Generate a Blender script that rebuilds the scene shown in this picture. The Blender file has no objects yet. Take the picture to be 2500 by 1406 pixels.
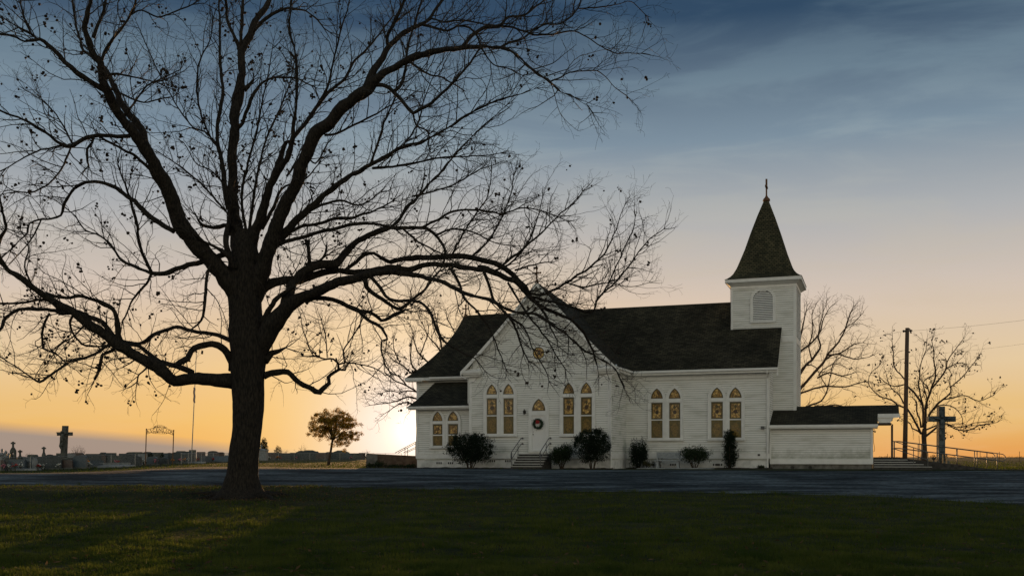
import bpy, math, random
import numpy as np
from mathutils import Vector, Matrix, noise

# ------------------------------------------------------------------ camera
SC = bpy.context.scene
COL = SC.collection
EYE = 1.6
F = 2500.0                       # focal length in pixels of the 2500 px wide photograph
CX, HY = 1250.0, 1115.0          # image centre column, horizon row
cam_d = bpy.data.cameras.new("camera")
cam_d.sensor_width = 36.0
cam_d.lens = 36.0
cam_d.shift_y = (HY - 703.0) / 2500.0
cam_d.clip_start = 0.1
cam_d.clip_end = 20000.0
cam = bpy.data.objects.new("camera", cam_d)
COL.objects.link(cam)
cam.location = (0, 0, EYE)
cam.rotation_euler = (math.radians(90), 0, 0)
SC.camera = cam

# ------------------------------------------------------------------ world, sun, exposure
SUN_EL, SUN_AZ = math.radians(1.5), math.radians(-5.45)      # azimuth clockwise from +Y
world = bpy.data.worlds.new("World")
SC.world = world
world.use_nodes = True
wn, wl = world.node_tree.nodes, world.node_tree.links
wn.clear()
def WN(t, **kw):
    n = wn.new(t)
    for k, v in kw.items():
        setattr(n, k, v)
    return n
out = WN('ShaderNodeOutputWorld')
bg = WN('ShaderNodeBackground')
sky = WN('ShaderNodeTexSky', sky_type='NISHITA', sun_disc=False)
sky.sun_elevation = SUN_EL
sky.sun_rotation = SUN_AZ
sky.altitude = 50
sky.air_density = 1.0
sky.dust_density = 2.6
sky.ozone_density = 2.0
tc = WN('ShaderNodeTexCoord')
sep = WN('ShaderNodeSeparateXYZ')
wl.new(tc.outputs['Generated'], sep.inputs[0])
def wmath(op, a, b=None, clamp=False):
    n = WN('ShaderNodeMath', operation=op, use_clamp=clamp)
    for i, v in enumerate((a, b)):
        if v is None: continue
        if isinstance(v, (int, float)): n.inputs[i].default_value = v
        else: wl.new(v, n.inputs[i])
    return n.outputs[0]
def wramp(fac, stops, interp='EASE'):
    n = WN('ShaderNodeValToRGB')
    cr = n.color_ramp
    cr.interpolation = interp
    while len(cr.elements) < len(stops): cr.elements.new(0.5)
    for e, (p, c) in zip(cr.elements, stops):
        e.position = p; e.color = (*c, 1)
    wl.new(fac, n.inputs[0])
    return n.outputs[0]
def wmix(kind, fac, a, b):
    n = WN('ShaderNodeMix', data_type='RGBA', blend_type=kind)
    n.clamp_factor = True
    if isinstance(fac, (int, float)): n.inputs[0].default_value = fac
    else: wl.new(fac, n.inputs[0])
    for i, v in ((6, a), (7, b)):
        if isinstance(v, tuple): n.inputs[i].default_value = (*v, 1)
        else: wl.new(v, n.inputs[i])
    return n.outputs[2]
elev = sep.outputs[2]                                    # sine of the elevation of the view direction
def srgb(r, g, b):
    f = lambda c: (c/255/12.92) if c/255 <= 0.04045 else ((c/255+0.055)/1.055)**2.4
    return (f(r), f(g), f(b))
# cosine of the angle to the sun
dotn = WN('ShaderNodeVectorMath', operation='DOT_PRODUCT')
wl.new(tc.outputs['Generated'], dotn.inputs[0])
SUNV = Vector((math.sin(SUN_AZ)*math.cos(SUN_EL), math.cos(SUN_AZ)*math.cos(SUN_EL), math.sin(SUN_EL)))
dotn.inputs[1].default_value = SUNV
cosang = dotn.outputs['Value']
SKY_BODY = True
# evening sky: the Nishita sky, then the tint of high thin cloud over it, clear blue high up,
# peach lower down and yellow by the horizon round the sun
e01 = wmath('MULTIPLY', elev, 1.0, True)
grade = wramp(e01, [(0.0, srgb(236, 160, 82)), (0.035, srgb(238, 192, 116)), (0.085, srgb(234, 206, 164)),
                    (0.15, srgb(216, 200, 186)), (0.22, srgb(178, 180, 182)), (0.29, srgb(126, 146, 162)),
                    (0.39, srgb(48, 74, 100)), (1.0, srgb(26, 60, 86))], 'LINEAR')
# unseen sky opposite the sun, brightened low down as added fill on the walls
away = wramp(e01, [(0.0, (.90, .83, .62)), (0.35, (.96, .91, .72)), (0.6, (.24, .32, .38)), (1.0, (.06, .13, .18))], 'EASE')
back = wmath('MULTIPLY_ADD', cosang, -0.9)
back.node.inputs[2].default_value = 0.25
back.node.use_clamp = True
base = wmix('MIX', back, grade, away)
nis = WN('ShaderNodeVectorMath', operation='SCALE')
wl.new(sky.outputs[0], nis.inputs[0]); nis.inputs[3].default_value = 0.07
base = wmix('MIX', 0.06, base, nis.outputs[0])
# cirrus streaks
mapn = WN('ShaderNodeMapping'); mapn.inputs['Scale'].default_value = (2.2, 2.2, 13.0); mapn.inputs['Rotation'].default_value = (0, math.radians(-9), 0)
wl.new(tc.outputs['Generated'], mapn.inputs[0])
nz = WN('ShaderNodeTexNoise'); nz.inputs['Scale'].default_value = 1.9; nz.inputs['Detail'].default_value = 7; nz.inputs['Roughness'].default_value = 0.58
nz.inputs['Distortion'].default_value = 0.5
wl.new(mapn.outputs[0], nz.inputs[0])
cir = wramp(nz.outputs[0], [(0.42, (0, 0, 0)), (0.66, (1, 1, 1))], 'EASE')
cirf = wmath('MULTIPLY', cir, wramp(e01, [(0.0, (.25, .25, .25)), (.22, (.36, .36, .36)), (.40, (.10, .10, .10))], 'LINEAR'))
base = wmix('MIX', cirf, base, wmix('MIX', wramp(e01, [(0.0, (0, 0, 0)), (0.34, (1, 1, 1))], 'LINEAR'), srgb(240, 200, 150), srgb(150, 176, 186)))
# glow round the sun
def glow(c0, power, col, amt, b):
    g = wmath('POWER', wmath('MAXIMUM', cosang, 0.0), power)
    return wmix('MIX', wmath('MULTIPLY', g, amt, True), b, col)
gl_ = wmath('MULTIPLY', wmath('POWER', wmath('MAXIMUM', cosang, 0.0), 22.0), wramp(e01, [(0.0, (.85, .85, .85)), (.07, (.55, .55, .55)), (.17, (.06, .06, .06)), (.3, (0, 0, 0))], 'LINEAR'))
base = wmix('MIX', gl_, base, srgb(255, 196, 104))
# grey mauve bank of cloud low over the horizon, thick on the left, gone by the sun
ang = WN('ShaderNodeVectorMath', operation='DOT_PRODUCT')
wl.new(tc.outputs['Generated'], ang.inputs[0]); ang.inputs[1].default_value = (1, 0, 0)
xdir = ang.outputs['Value']
lefty = wmath('MULTIPLY_ADD', xdir, -0.098)
lefty.node.inputs[2].default_value = -0.0115
nz2 = WN('ShaderNodeTexNoise'); nz2.inputs['Scale'].default_value = 5.0; nz2.inputs['Detail'].default_value = 3
m2 = WN('ShaderNodeMapping'); m2.inputs['Scale'].default_value = (1, 1, 9)
wl.new(tc.outputs['Generated'], m2.inputs[0]); wl.new(m2.outputs[0], nz2.inputs[0])
edge = wmath('ADD', lefty, wmath('MULTIPLY', wmath('SUBTRACT', nz2.outputs[0], 0.5), 0.006))
bank = wmath('MULTIPLY', wmath('SUBTRACT', edge, elev), 95.0, True)
base = wmix('MIX', wmath('MULTIPLY', bank, 0.9), base, srgb(154, 141, 134))
base = glow(0, 120.0, srgb(255, 222, 158), 0.72, base)
base = glow(0, 340.0, (1.0, 0.80, 0.64), 1.3, base)
base = glow(0, 1000.0, (1.25, 1.02, 0.84), 1.0, base)
base = glow(0, 6000.0, (1.9, 1.55, 1.2), 1.0, base)
base = glow(0, 60000.0, (9.0, 7.0, 4.5), 1.0, base)
wl.new(base, bg.inputs[0])
bg.inputs[1].default_value = 1.0

wl.new(bg.outputs[0], out.inputs[0])

sun_d = bpy.data.lights.new("sun", 'SUN')
sun_d.energy = 4.8
sun_d.angle = math.radians(0.5)
sun_d.color = (1.0, 0.56, 0.22)
sun = bpy.data.objects.new("sun", sun_d)
COL.objects.link(sun)
sun.rotation_euler = (-SUNV).to_track_quat('-Z', 'Y').to_euler()
sun.location = SUNV * 200
SC.view_settings.view_transform = 'Standard'
SC.view_settings.look = 'None'
SC.view_settings.exposure = 0.0
SC.view_settings.gamma = 1.0
SC.view_settings.use_curve_mapping = False
SC.cycles.max_bounces = 6
SC.cycles.transparent_max_bounces = 12

# ------------------------------------------------------------------ materials
MATS = {}
def mat(name, col, col2=None, scale=4.0, rough=0.85, bump=0.0, bscale=30.0, detail=5, stops=(0.35, 0.65),
        vec_scale=(1, 1, 1), spec=0.3, coat=0.0, transl=0.0, metal=0.0):
    m = bpy.data.materials.new(name); m.use_nodes = True
    nt = m.node_tree; n, l = nt.nodes, nt.links
    b = n['Principled BSDF']
    b.inputs['Roughness'].default_value = rough
    b.inputs['Specular IOR Level'].default_value = spec
    b.inputs['Coat Weight'].default_value = coat
    b.inputs['Metallic'].default_value = metal
    tcn = n.new('ShaderNodeTexCoord'); mp = n.new('ShaderNodeMapping')
    mp.inputs['Scale'].default_value = vec_scale
    l.new(tcn.outputs['Object'], mp.inputs[0])
    colout = None
    if col2 is None:
        b.inputs['Base Color'].default_value = (*col, 1)
    else:
        nz_ = n.new('ShaderNodeTexNoise'); nz_.inputs['Scale'].default_value = scale; nz_.inputs['Detail'].default_value = detail
        l.new(mp.outputs[0], nz_.inputs[0])
        r = n.new('ShaderNodeValToRGB')
        r.color_ramp.elements[0].position = stops[0]; r.color_ramp.elements[0].color = (*col, 1)
        r.color_ramp.elements[1].position = stops[1]; r.color_ramp.elements[1].color = (*col2, 1)
        l.new(nz_.outputs[0], r.inputs[0]); colout = r.outputs[0]
        l.new(colout, b.inputs['Base Color'])
    if bump > 0:
        nb = n.new('ShaderNodeTexNoise'); nb.inputs['Scale'].default_value = bscale; nb.inputs['Detail'].default_value = 6
        l.new(mp.outputs[0], nb.inputs[0])
        bp = n.new('ShaderNodeBump'); bp.inputs['Strength'].default_value = bump; bp.inputs['Distance'].default_value = 0.05
        l.new(nb.outputs[0], bp.inputs['Height']); l.new(bp.outputs[0], b.inputs['Normal'])
    if transl > 0:
        tr = n.new('ShaderNodeBsdfTranslucent'); mx = n.new('ShaderNodeMixShader'); mx.inputs[0].default_value = transl
        if colout: l.new(colout, tr.inputs[0])
        else: tr.inputs[0].default_value = (*col, 1)
        l.new(b.outputs[0], mx.inputs[1]); l.new(tr.outputs[0], mx.inputs[2])
        l.new(mx.outputs[0], n['Material Output'].inputs[0])
    MATS[name] = m
    return m
M_SIDING = mat('white_siding', (0.60, 0.59, 0.53), (0.80, 0.79, 0.75), scale=1.3, rough=0.6, vec_scale=(.6, .6, 4), bump=.15, bscale=14, stops=(.28, .52))
# splash dirt and algae in ragged patches above the foundation
_n, _l = M_SIDING.node_tree.nodes, M_SIDING.node_tree.links
_b = _n['Principled BSDF']; _src = _b.inputs['Base Color'].links[0].from_socket
_tc = _n.new('ShaderNodeTexCoord'); _sx = _n.new('ShaderNodeSeparateXYZ'); _l.new(_tc.outputs['Object'], _sx.inputs[0])
_mr = _n.new('ShaderNodeMapRange'); _mr.inputs[1].default_value = 2.0; _mr.inputs[2].default_value = .6; _mr.inputs[3].default_value = -.32; _mr.inputs[4].default_value = .16; _l.new(_sx.outputs[2], _mr.inputs[0])
_nn = _n.new('ShaderNodeTexNoise'); _nn.inputs['Scale'].default_value = 1.1; _nn.inputs['Detail'].default_value = 9; _nn.inputs['Roughness'].default_value = .7; _l.new(_tc.outputs['Object'], _nn.inputs[0])
_ad = _n.new('ShaderNodeMath'); _ad.operation = 'ADD'; _l.new(_mr.outputs[0], _ad.inputs[0]); _l.new(_nn.outputs[0], _ad.inputs[1])
_rr = _n.new('ShaderNodeMapRange'); _rr.inputs[1].default_value = .46; _rr.inputs[2].default_value = .72; _rr.inputs[4].default_value = .75; _l.new(_ad.outputs[0], _rr.inputs[0])
_mx = _n.new('ShaderNodeMix'); _mx.data_type = 'RGBA'; _mx.inputs[7].default_value = (.30, .31, .24, 1)
_l.new(_rr.outputs[0], _mx.inputs[0]); _l.new(_src, _mx.inputs[6]); _l.new(_mx.outputs[2], _b.inputs['Base Color'])
M_LAP = mat('lap_shade_and_dirt', (0.14, 0.135, 0.11), (0.28, 0.27, 0.22), scale=2, rough=.95)  # lap shadow line put into the colour, together with dirt in the joint
M_MILDEW = mat('mildewed_siding', (0.46, 0.49, 0.41), (0.74, 0.73, 0.69), scale=1.1, rough=.7, vec_scale=(1, .6, 2.6), stops=(.30, .50), detail=8)
M_TRIM = mat('white_trim', (0.74, 0.73, 0.70), (0.82, 0.81, 0.78), scale=3, rough=0.5)
M_FOUND = mat('painted_foundation', (0.50, 0.50, 0.47), (0.74, 0.73, 0.70), scale=2.2, rough=0.9, bump=.4, bscale=20, stops=(.3, .55))
M_CONC = mat('old_concrete', (0.10, 0.095, 0.085), (0.22, 0.21, 0.19), scale=3, rough=0.95, bump=.5)
M_BRICKC = mat('brown_concrete', (0.09, 0.06, 0.045), (0.15, 0.11, 0.08), scale=3, rough=0.95, bump=.5)
M_STAIR = mat('stair_riser', (0.035, 0.033, 0.03), (0.07, 0.065, 0.06), scale=5, rough=0.9)
M_NOSE = mat('stair_nosing', (0.55, 0.54, 0.50), None, rough=0.6)
M_RAIL = mat('painted_steel_rail', (0.07, 0.07, 0.07), (0.14, 0.14, 0.135), scale=9, rough=0.5, spec=.5)
M_STEEL = mat('galvanised_steel', (0.28, 0.28, 0.27), (0.4, 0.4, 0.38), scale=9, rough=0.45, metal=.6)
M_DARK = mat('dark_metal', (0.03, 0.025, 0.02), None, rough=0.5)
M_RUST = mat('rusty_iron', (0.10, 0.05, 0.025), (0.16, 0.08, 0.04), scale=8, rough=0.8)
M_BARK = mat('bark', (0.006, 0.005, 0.004), (0.036, 0.029, 0.022), scale=7, rough=0.95, bump=1.0, bscale=16, vec_scale=(3, 3, .8))
M_TWIG = mat('twig_bark', (0.02, 0.017, 0.014), (0.05, 0.042, 0.035), scale=4, rough=0.9)
M_HUSK = mat('dry_husk', (0.015, 0.010, 0.008), (0.04, 0.026, 0.018), scale=9, rough=0.9)
M_BARK2 = mat('brown_bark', (0.035, 0.025, 0.018), (0.08, 0.058, 0.042), scale=5, rough=0.95)
M_POLE = mat('creosoted_wood', (0.06, 0.042, 0.03), (0.11, 0.08, 0.06), scale=3, rough=0.9, vec_scale=(6, 6, .5))
M_LEAF = mat('shrub_leaf', (0.014, 0.026, 0.010), (0.036, 0.055, 0.024), scale=6, rough=0.7, spec=.15, transl=.2)
M_LEAFD = mat('dark_shrub_leaf', (0.005, 0.012, 0.006), (0.016, 0.028, 0.013), scale=6, rough=0.7, spec=.12, transl=.15)
M_LEAFB = mat('brown_green_leaf', (0.05, 0.05, 0.02), (0.10, 0.10, 0.035), scale=5, rough=0.6, transl=.4)
M_LEAFO = mat('oak_leaf', (0.14, 0.10, 0.014), (0.46, 0.29, 0.04), scale=3, rough=0.6, transl=.75)
M_STONE = mat('grey_granite', (0.020, 0.027, 0.029), (0.055, 0.068, 0.072), scale=7, rough=0.5, spec=.5)
M_STONE2 = mat('blue_granite', (0.035, 0.055, 0.07), (0.07, 0.095, 0.115), scale=7, rough=0.35, spec=.6)
M_STONE3 = mat('brown_granite', (0.035, 0.022, 0.02), (0.07, 0.045, 0.04), scale=7, rough=0.4, spec=.6)
M_STONEW = mat('white_marble', (0.15, 0.16, 0.165), (0.26, 0.27, 0.27), scale=3, rough=0.5)
M_STONEG = mat('weathered_stone', (0.045, 0.05, 0.045), (0.13, 0.135, 0.12), scale=4, rough=0.9, bump=.5)
M_RED = mat('red_petals', (0.45, 0.03, 0.03), None, rough=0.7, transl=.3)
M_ORANGE = mat('orange_petals', (0.8, 0.30, 0.04), None, rough=0.7, transl=.3)
M_PINK = mat('pink_petals', (0.6, 0.2, 0.25), None, rough=0.7, transl=.3)
M_WHITEP = mat('white_petals', (0.7, 0.7, 0.65), None, rough=0.7, transl=.3)
M_WREATH = mat('fir_wreath', (0.012, 0.03, 0.014), (0.03, 0.05, 0.03), scale=20, rough=0.8)
M_BOW = mat('red_bow', (0.30, 0.02, 0.02), None, rough=0.6)
M_BOWW = mat('white_ribbon', (0.6, 0.58, 0.55), None, rough=0.6)
M_DOOR = mat('white_door', (0.76, 0.75, 0.73), None, rough=0.35, coat=.2)
M_SOFFIT = mat('soffit', (0.60, 0.59, 0.55), None, rough=0.8)
M_BENCH = mat('bench_concrete', (0.26, 0.28, 0.29), (0.38, 0.40, 0.41), scale=12, rough=0.85)
M_MULCH = mat('dark_mulch', (0.018, 0.014, 0.010), (0.05, 0.036, 0.025), scale=5, rough=1.0, bump=.8)
M_FLAGR = mat('flag_cloth', (0.30, 0.04, 0.05), (0.30, 0.26, 0.26), scale=3, rough=0.8, transl=.4)

# shingle roofs: courses of tabs with dark butt lines
def shingle(name, c1, c2, bw=0.30, bh=0.145):
    m = bpy.data.materials.new(name); m.use_nodes = True
    n, l = m.node_tree.nodes, m.node_tree.links
    b = n['Principled BSDF']; b.inputs['Roughness'].default_value = 0.95; b.inputs['Specular IOR Level'].default_value = .15
    uv = n.new('ShaderNodeUVMap')
    br = n.new('ShaderNodeTexBrick')
    br.inputs['Color1'].default_value = (*c1, 1); br.inputs['Color2'].default_value = (*c2, 1)
    br.inputs['Mortar'].default_value = (c1[0]*.35, c1[1]*.35, c1[2]*.35, 1)
    br.inputs['Scale'].default_value = 1.0
    br.inputs['Mortar Size'].default_value = 0.014
    br.inputs['Brick Width'].default_value = bw; br.inputs['Row Height'].default_value = bh
    l.new(uv.outputs[0], br.inputs[0])
    nz_ = n.new('ShaderNodeTexNoise'); nz_.inputs['Scale'].default_value = .55; nz_.inputs['Detail'].default_value = 8
    l.new(uv.outputs[0], nz_.inputs[0])
    rp = n.new('ShaderNodeValToRGB'); rp.color_ramp.elements[0].position = .3; rp.color_ramp.elements[1].position = .7
    rp.color_ramp.elements[0].color = (.5, .5, .5, 1); rp.color_ramp.elements[1].color = (1.25, 1.2, 1.1, 1)
    l.new(nz_.outputs[0], rp.inputs[0])
    mx = n.new('ShaderNodeMix'); mx.data_type = 'RGBA'; mx.blend_type = 'MULTIPLY'; mx.inputs[0].default_value = 1
    l.new(br.outputs[0], mx.inputs[6]); l.new(rp.outputs[0], mx.inputs[7]); l.new(mx.outputs[2], b.inputs['Base Color'])
    bp = n.new('ShaderNodeBump'); bp.inputs['Strength'].default_value = .8; bp.inputs['Distance'].default_value = .03
    l.new(br.outputs['Fac'], bp.inputs['Height']); bp.invert = True
    l.new(bp.outputs[0], b.inputs['Normal'])
    return m
M_ROOF = shingle('asphalt_shingles', (0.028, 0.027, 0.020), (0.068, 0.062, 0.044))
M_SPIRE = shingle('wood_shingles', (0.045, 0.047, 0.030), (0.11, 0.10, 0.062), .22, .13)

# stained glass
def glass(name, cols, scale, lead=0.05, rough=0.12):
    m = bpy.data.materials.new(name); m.use_nodes = True
    n, l = m.node_tree.nodes, m.node_tree.links
    b = n['Principled BSDF']; b.inputs['Roughness'].default_value = rough; b.inputs['Specular IOR Level'].default_value = .5
    tcn = n.new('ShaderNodeTexCoord')
    mp = n.new('ShaderNodeMapping'); mp.inputs['Scale'].default_value = (1, .001, 1)
    l.new(tcn.outputs['Object'], mp.inputs[0])
    nz0 = n.new('ShaderNodeTexNoise'); nz0.inputs['Scale'].default_value = 5; nz0.inputs['Detail'].default_value = 3
    l.new(mp.outputs[0], nz0.inputs[0])
    vm = n.new('ShaderNodeVectorMath'); vm.operation = 'MULTIPLY_ADD'; vm.inputs[1].default_value = (.2, 0, .2)
    l.new(nz0.outputs['Color'], vm.inputs[0]); l.new(mp.outputs[0], vm.inputs[2])
    v = n.new('ShaderNodeTexVoronoi'); v.inputs['Scale'].default_value = scale
    l.new(vm.outputs[0], v.inputs[0])
    sp = n.new('ShaderNodeSeparateColor'); l.new(v.outputs['Color'], sp.inputs[0])
    rp = n.new('ShaderNodeValToRGB'); rp.color_ramp.interpolation = 'LINEAR'
    while len(rp.color_ramp.elements) < len(cols): rp.color_ramp.elements.new(.5)
    for i, (e, c) in enumerate(zip(rp.color_ramp.elements, cols)):
        e.position = i/(len(cols)-1); e.color = (*c, 1)
    l.new(sp.outputs[0], rp.inputs[0])
    v2 = n.new('ShaderNodeTexVoronoi'); v2.feature = 'DISTANCE_TO_EDGE'; v2.inputs['Scale'].default_value = scale
    l.new(vm.outputs[0], v2.inputs[0])
    ln = n.new('ShaderNodeMath'); ln.operation = 'GREATER_THAN'; ln.inputs[1].default_value = lead
    l.new(v2.outputs[0], ln.inputs[0])
    mx = n.new('ShaderNodeMix'); mx.data_type = 'RGBA'; mx.inputs[6].default_value = (.02, .016, .01, 1)
    l.new(ln.outputs[0], mx.inputs[0]); l.new(rp.outputs[0], mx.inputs[7])
    l.new(mx.outputs[2], b.inputs['Base Color'])
    bp = n.new('ShaderNodeBump'); bp.inputs['Strength'].default_value = .25; bp.inputs['Distance'].default_value = .01
    l.new(nz0.outputs[0], bp.inputs['Height']); l.new(bp.outputs[0], b.inputs['Normal'])
    return m
M_GLASS_IN = glass('amber_stained_glass', [(.10, .050, .012), (.34, .185, .045), (.72, .46, .14), (.14, .07, .02)], 7.5, .03)
M_GLASS_RD = glass('golden_stained_glass', [(.40, .24, .06), (.75, .50, .14), (.60, .38, .10)], 9, .03)
M_GLASS_BD = glass('olive_stained_glass', [(.06, .05, .014), (.09, .068, .02), (.07, .055, .016)], 9, .02)
M_GLASS_LO = glass('plain_amber_glass', [(.085, .068, .016), (.15, .105, .022), (.105, .082, .018)], 5, .012)
M_GLASS_LC = glass('warm_amber_glass', [(.13, .085, .018), (.26, .155, .032), (.18, .12, .025)], 9, .03)
M_GLASS_MD = glass('brown_medallion_glass', [(.045, .022, .010), (.075, .035, .014)], 12, .05)

# ------------------------------------------------------------------ mesh helpers
class MB:
    def __init__(s): s.v = []; s.f = []; s.mi = []; s.uv = {}
    def vert(s, p): s.v.append(tuple(p)); return len(s.v)-1
    def face(s, idx, m=0, uv=None):
        s.f.append(tuple(idx)); s.mi.append(m)
        if uv: s.uv[len(s.f)-1] = uv
    def quad(s, a, b, c, d, m=0, uv=None): s.face([s.vert(p) for p in (a, b, c, d)], m, uv)
    def poly(s, pts, m=0, uv=None): s.face([s.vert(p) for p in pts], m, uv)
    def box(s, x0, x1, y0, y1, z0, z1, m=0):
        i = [s.vert((x, y, z)) for z in (z0, z1) for y in (y0, y1) for x in (x0, x1)]
        for q in ((0, 2, 3, 1), (4, 5, 7, 6), (0, 1, 5, 4), (2, 6, 7, 3), (0, 4, 6, 2), (1, 3, 7, 5)):
            s.face([i[k] for k in q], m)
    def hexa(s, bot, top, m=0):           # two quads (4 points each) joined
        i = [s.vert(p) for p in list(bot)+list(top)]
        for q in ((3, 2, 1, 0), (4, 5, 6, 7), (0, 1, 5, 4), (1, 2, 6, 5), (2, 3, 7, 6), (3, 0, 4, 7)):
            s.face([i[k] for k in q], m)
    def bar(s, a, b, w, h, m=0):          # rectangular bar between two points, w across, h up
        a, b = Vector(a), Vector(b); d = (b-a).normalized()
        side = d.cross(Vector((0, 0, 1)))
        if side.length < 1e-3: side = Vector((1, 0, 0))
        side.normalize(); up = side.cross(d).normalized()
        q = lambda p: [p-side*w/2-up*h/2, p+side*w/2-up*h/2, p+side*w/2+up*h/2, p-side*w/2+up*h/2]
        s.hexa(q(a), q(b), m)
    def tube(s, pts, rad, n=6, m=0, cap=True):
        pts = [Vector(p) for p in pts]
        if not hasattr(rad, '__len__'): rad = [rad]*len(pts)
        L = len(pts); prev = None; rings = []
        t0 = (pts[1]-pts[0]).normalized()
        ref = Vector((0, 0, 1)) if abs(t0.z) < .9 else Vector((1, 0, 0))
        u = t0.cross(ref).normalized()
        for k in range(L):
            t = (pts[min(k+1, L-1)]-pts[max(k-1, 0)])
            if t.length < 1e-9: t = t0
            t = t.normalized()
            u = (u - t*u.dot(t))
            u = u.normalized() if u.length > 1e-6 else t.orthogonal().normalized()
            w = t.cross(u)
            base = len(s.v); r = rad[k]
            for j in range(n):
                a = 2*math.pi*j/n
                s.v.append(tuple(pts[k]+u*(r*math.cos(a))+w*(r*math.sin(a))))
            rings.append(base)
        for k in range(L-1):
            a, b = rings[k], rings[k+1]
            for j in range(n):
                j2 = (j+1) % n
                s.f.append((a+j, a+j2, b+j2, b+j)); s.mi.append(m)
        if cap:
            s.f.append(tuple(rings[0]+j for j in reversed(range(n)))); s.mi.append(m)
            s.f.append(tuple(rings[-1]+j for j in range(n))); s.mi.append(m)
    def lathe(s, prof, c=(0, 0, 0), n=14, m=0):
        rings = []
        for r, z in prof:
            rings.append([s.vert((c[0]+r*math.cos(2*math.pi*j/n), c[1]+r*math.sin(2*math.pi*j/n), c[2]+z)) for j in range(n)])
        for a, b in zip(rings, rings[1:]):
            for j in range(n):
                s.face((a[j], a[(j+1) % n], b[(j+1) % n], b[j]), m)
        s.face(list(reversed(rings[0])), m); s.face(rings[-1], m)
    def prism(s, pts, y0, y1, m=0):       # outline in x,z extruded along y
        a = [s.vert((x, y0, z)) for x, z in pts]; b = [s.vert((x, y1, z)) for x, z in pts]
        s.face(a, m); s.face(list(reversed(b)), m)
        k = len(pts)
        for i in range(k): s.face((a[i], b[i], b[(i+1) % k], a[(i+1) % k]), m)
    def blob(s, c, r, m=0, rng=random, n=1):
        c = Vector(c)
        ic = [(0, 0, 1), (.894, 0, .447), (.276, .851, .447), (-.724, .526, .447), (-.724, -.526, .447), (.276, -.851, .447),
              (.724, .526, -.447), (-.276, .851, -.447), (-.894, 0, -.447), (-.276, -.851, -.447), (.724, -.526, -.447), (0, 0, -1)]
        fs = [(0, 1, 2), (0, 2, 3), (0, 3, 4), (0, 4, 5), (0, 5, 1), (1, 6, 2), (2, 7, 3), (3, 8, 4), (4, 9, 5), (5, 10, 1),
              (6, 7, 2), (7, 8, 3), (8, 9, 4), (9, 10, 5), (10, 6, 1), (11, 7, 6), (11, 8, 7), (11, 9, 8), (11, 10, 9), (11, 6, 10)]
        b = len(s.v)
        for p in ic: s.v.append(tuple(c+Vector(p)*r*rng.uniform(.75, 1.2)))
        for f in fs: s.f.append(tuple(b+k for k in f)); s.mi.append(m)
    def build(s, name, mats, parent=None, smooth=False, loc=None):
        me = bpy.data.meshes.new(name)
        me.from_pydata(s.v, [], s.f)
        if not isinstance(mats, (list, tuple)): mats = [mats]
        for m in mats: me.materials.append(m)
        if len(mats) > 1: me.polygons.foreach_set('material_index', s.mi)
        if smooth: me.polygons.foreach_set('use_smooth', [True]*len(s.f))
        if s.uv:
            lay = me.uv_layers.new(name='UVMap')
            for fi, uv in s.uv.items():
                ls = me.polygons[fi].loop_start
                for k, q in enumerate(uv): lay.data[ls+k].uv = q
        me.update()
        o = bpy.data.objects.new(name, me); COL.objects.link(o)
        if parent: o.parent = parent
        if loc: o.location = loc
        return o
def thing(name, label, cat, loc=(0, 0, 0), rz=0.0, group=None):
    o = bpy.data.objects.new(name, None); COL.objects.link(o)
    o.empty_display_size = .3
    o.location = loc; o.rotation_euler = (0, 0, rz)
    o['label'] = label; o['category'] = cat
    if group: o['group'] = group
    return o
def tag(o, label=None, cat=None, group=None, kind=None):
    if label: o['label'] = label
    if cat: o['category'] = cat
    if group: o['group'] = group
    if kind: o['kind'] = kind
    return o

# ------------------------------------------------------------------ terrain (height below the eye, by distance)
_P = [(-400, 1.5), (0, 1.55), (20, 1.53), (30, 1.49), (36, 1.44), (41, 1.36), (45, 1.24), (50, 1.06), (55, .85), (60, .70), (65, .72), (72, .80), (82, .82), (97, .78),
      (120, .72), (187, .52), (400, .60), (1000, .90), (4000, 1.1), (9000, 1.3)]
_px = np.array([p[0] for p in _P], float); _pz = np.array([p[1] for p in _P], float)
_m = np.zeros(len(_P)); _d = np.diff(_pz)/np.diff(_px)
for i in range(1, len(_P)-1):
    _m[i] = 0 if _d[i-1]*_d[i] <= 0 else 2*_d[i-1]*_d[i]/(_d[i-1]+_d[i])
def prof(y):
    i = int(np.clip(np.searchsorted(_px, y)-1, 0, len(_P)-2))
    h = _px[i+1]-_px[i]; t = min(max((y-_px[i])/h, 0), 1)
    return ((2*t**3-3*t**2+1)*_pz[i] + (t**3-2*t**2+t)*h*_m[i] + (-2*t**3+3*t**2)*_pz[i+1] + (t**3-t**2)*h*_m[i+1])
def sstep(a, b, x):
    t = min(max((x-a)/(b-a), 0), 1); return t*t*(3-2*t)
def G(x, y):
    h = prof(y)
    a = -x/max(y, 20.)
    h += .42*sstep(.28, .5, a)*sstep(52, 64, y)*(1-.4*sstep(110, 200, y))
    if y < 60:                                          # gentle hummocks on the lawn
        k = sstep(58, 44, y)
        h -= k*(.045*noise.noise(Vector((x*.16, y*.22, 3.1))) + .025*noise.noise(Vector((x*.5, y*.6, 9.1))))
        w_ = sstep(34.9, 36.8, y)*sstep(43.2, 41.4, y)*sstep(-6.2, -8.2, x)  # bank added to the terrain so the low sun catches this strip
        w_ *= 1-math.exp(-((x+9.56)**2+(y-36)**2)/1.5)
        if w_ > 0: h = h+(1.17+(41-y)*.020+.035*noise.noise(Vector((x*.5, y*.7, 7)))-h)*w_
    return EYE - h
def at(px, py, Y): return Vector(((px-CX)/F*Y, Y, EYE+(HY-py)/F*Y))
def ground_at(px, Y):
    x = (px-CX)/F*Y; return Vector((x, Y, G(x, Y)))

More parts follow.
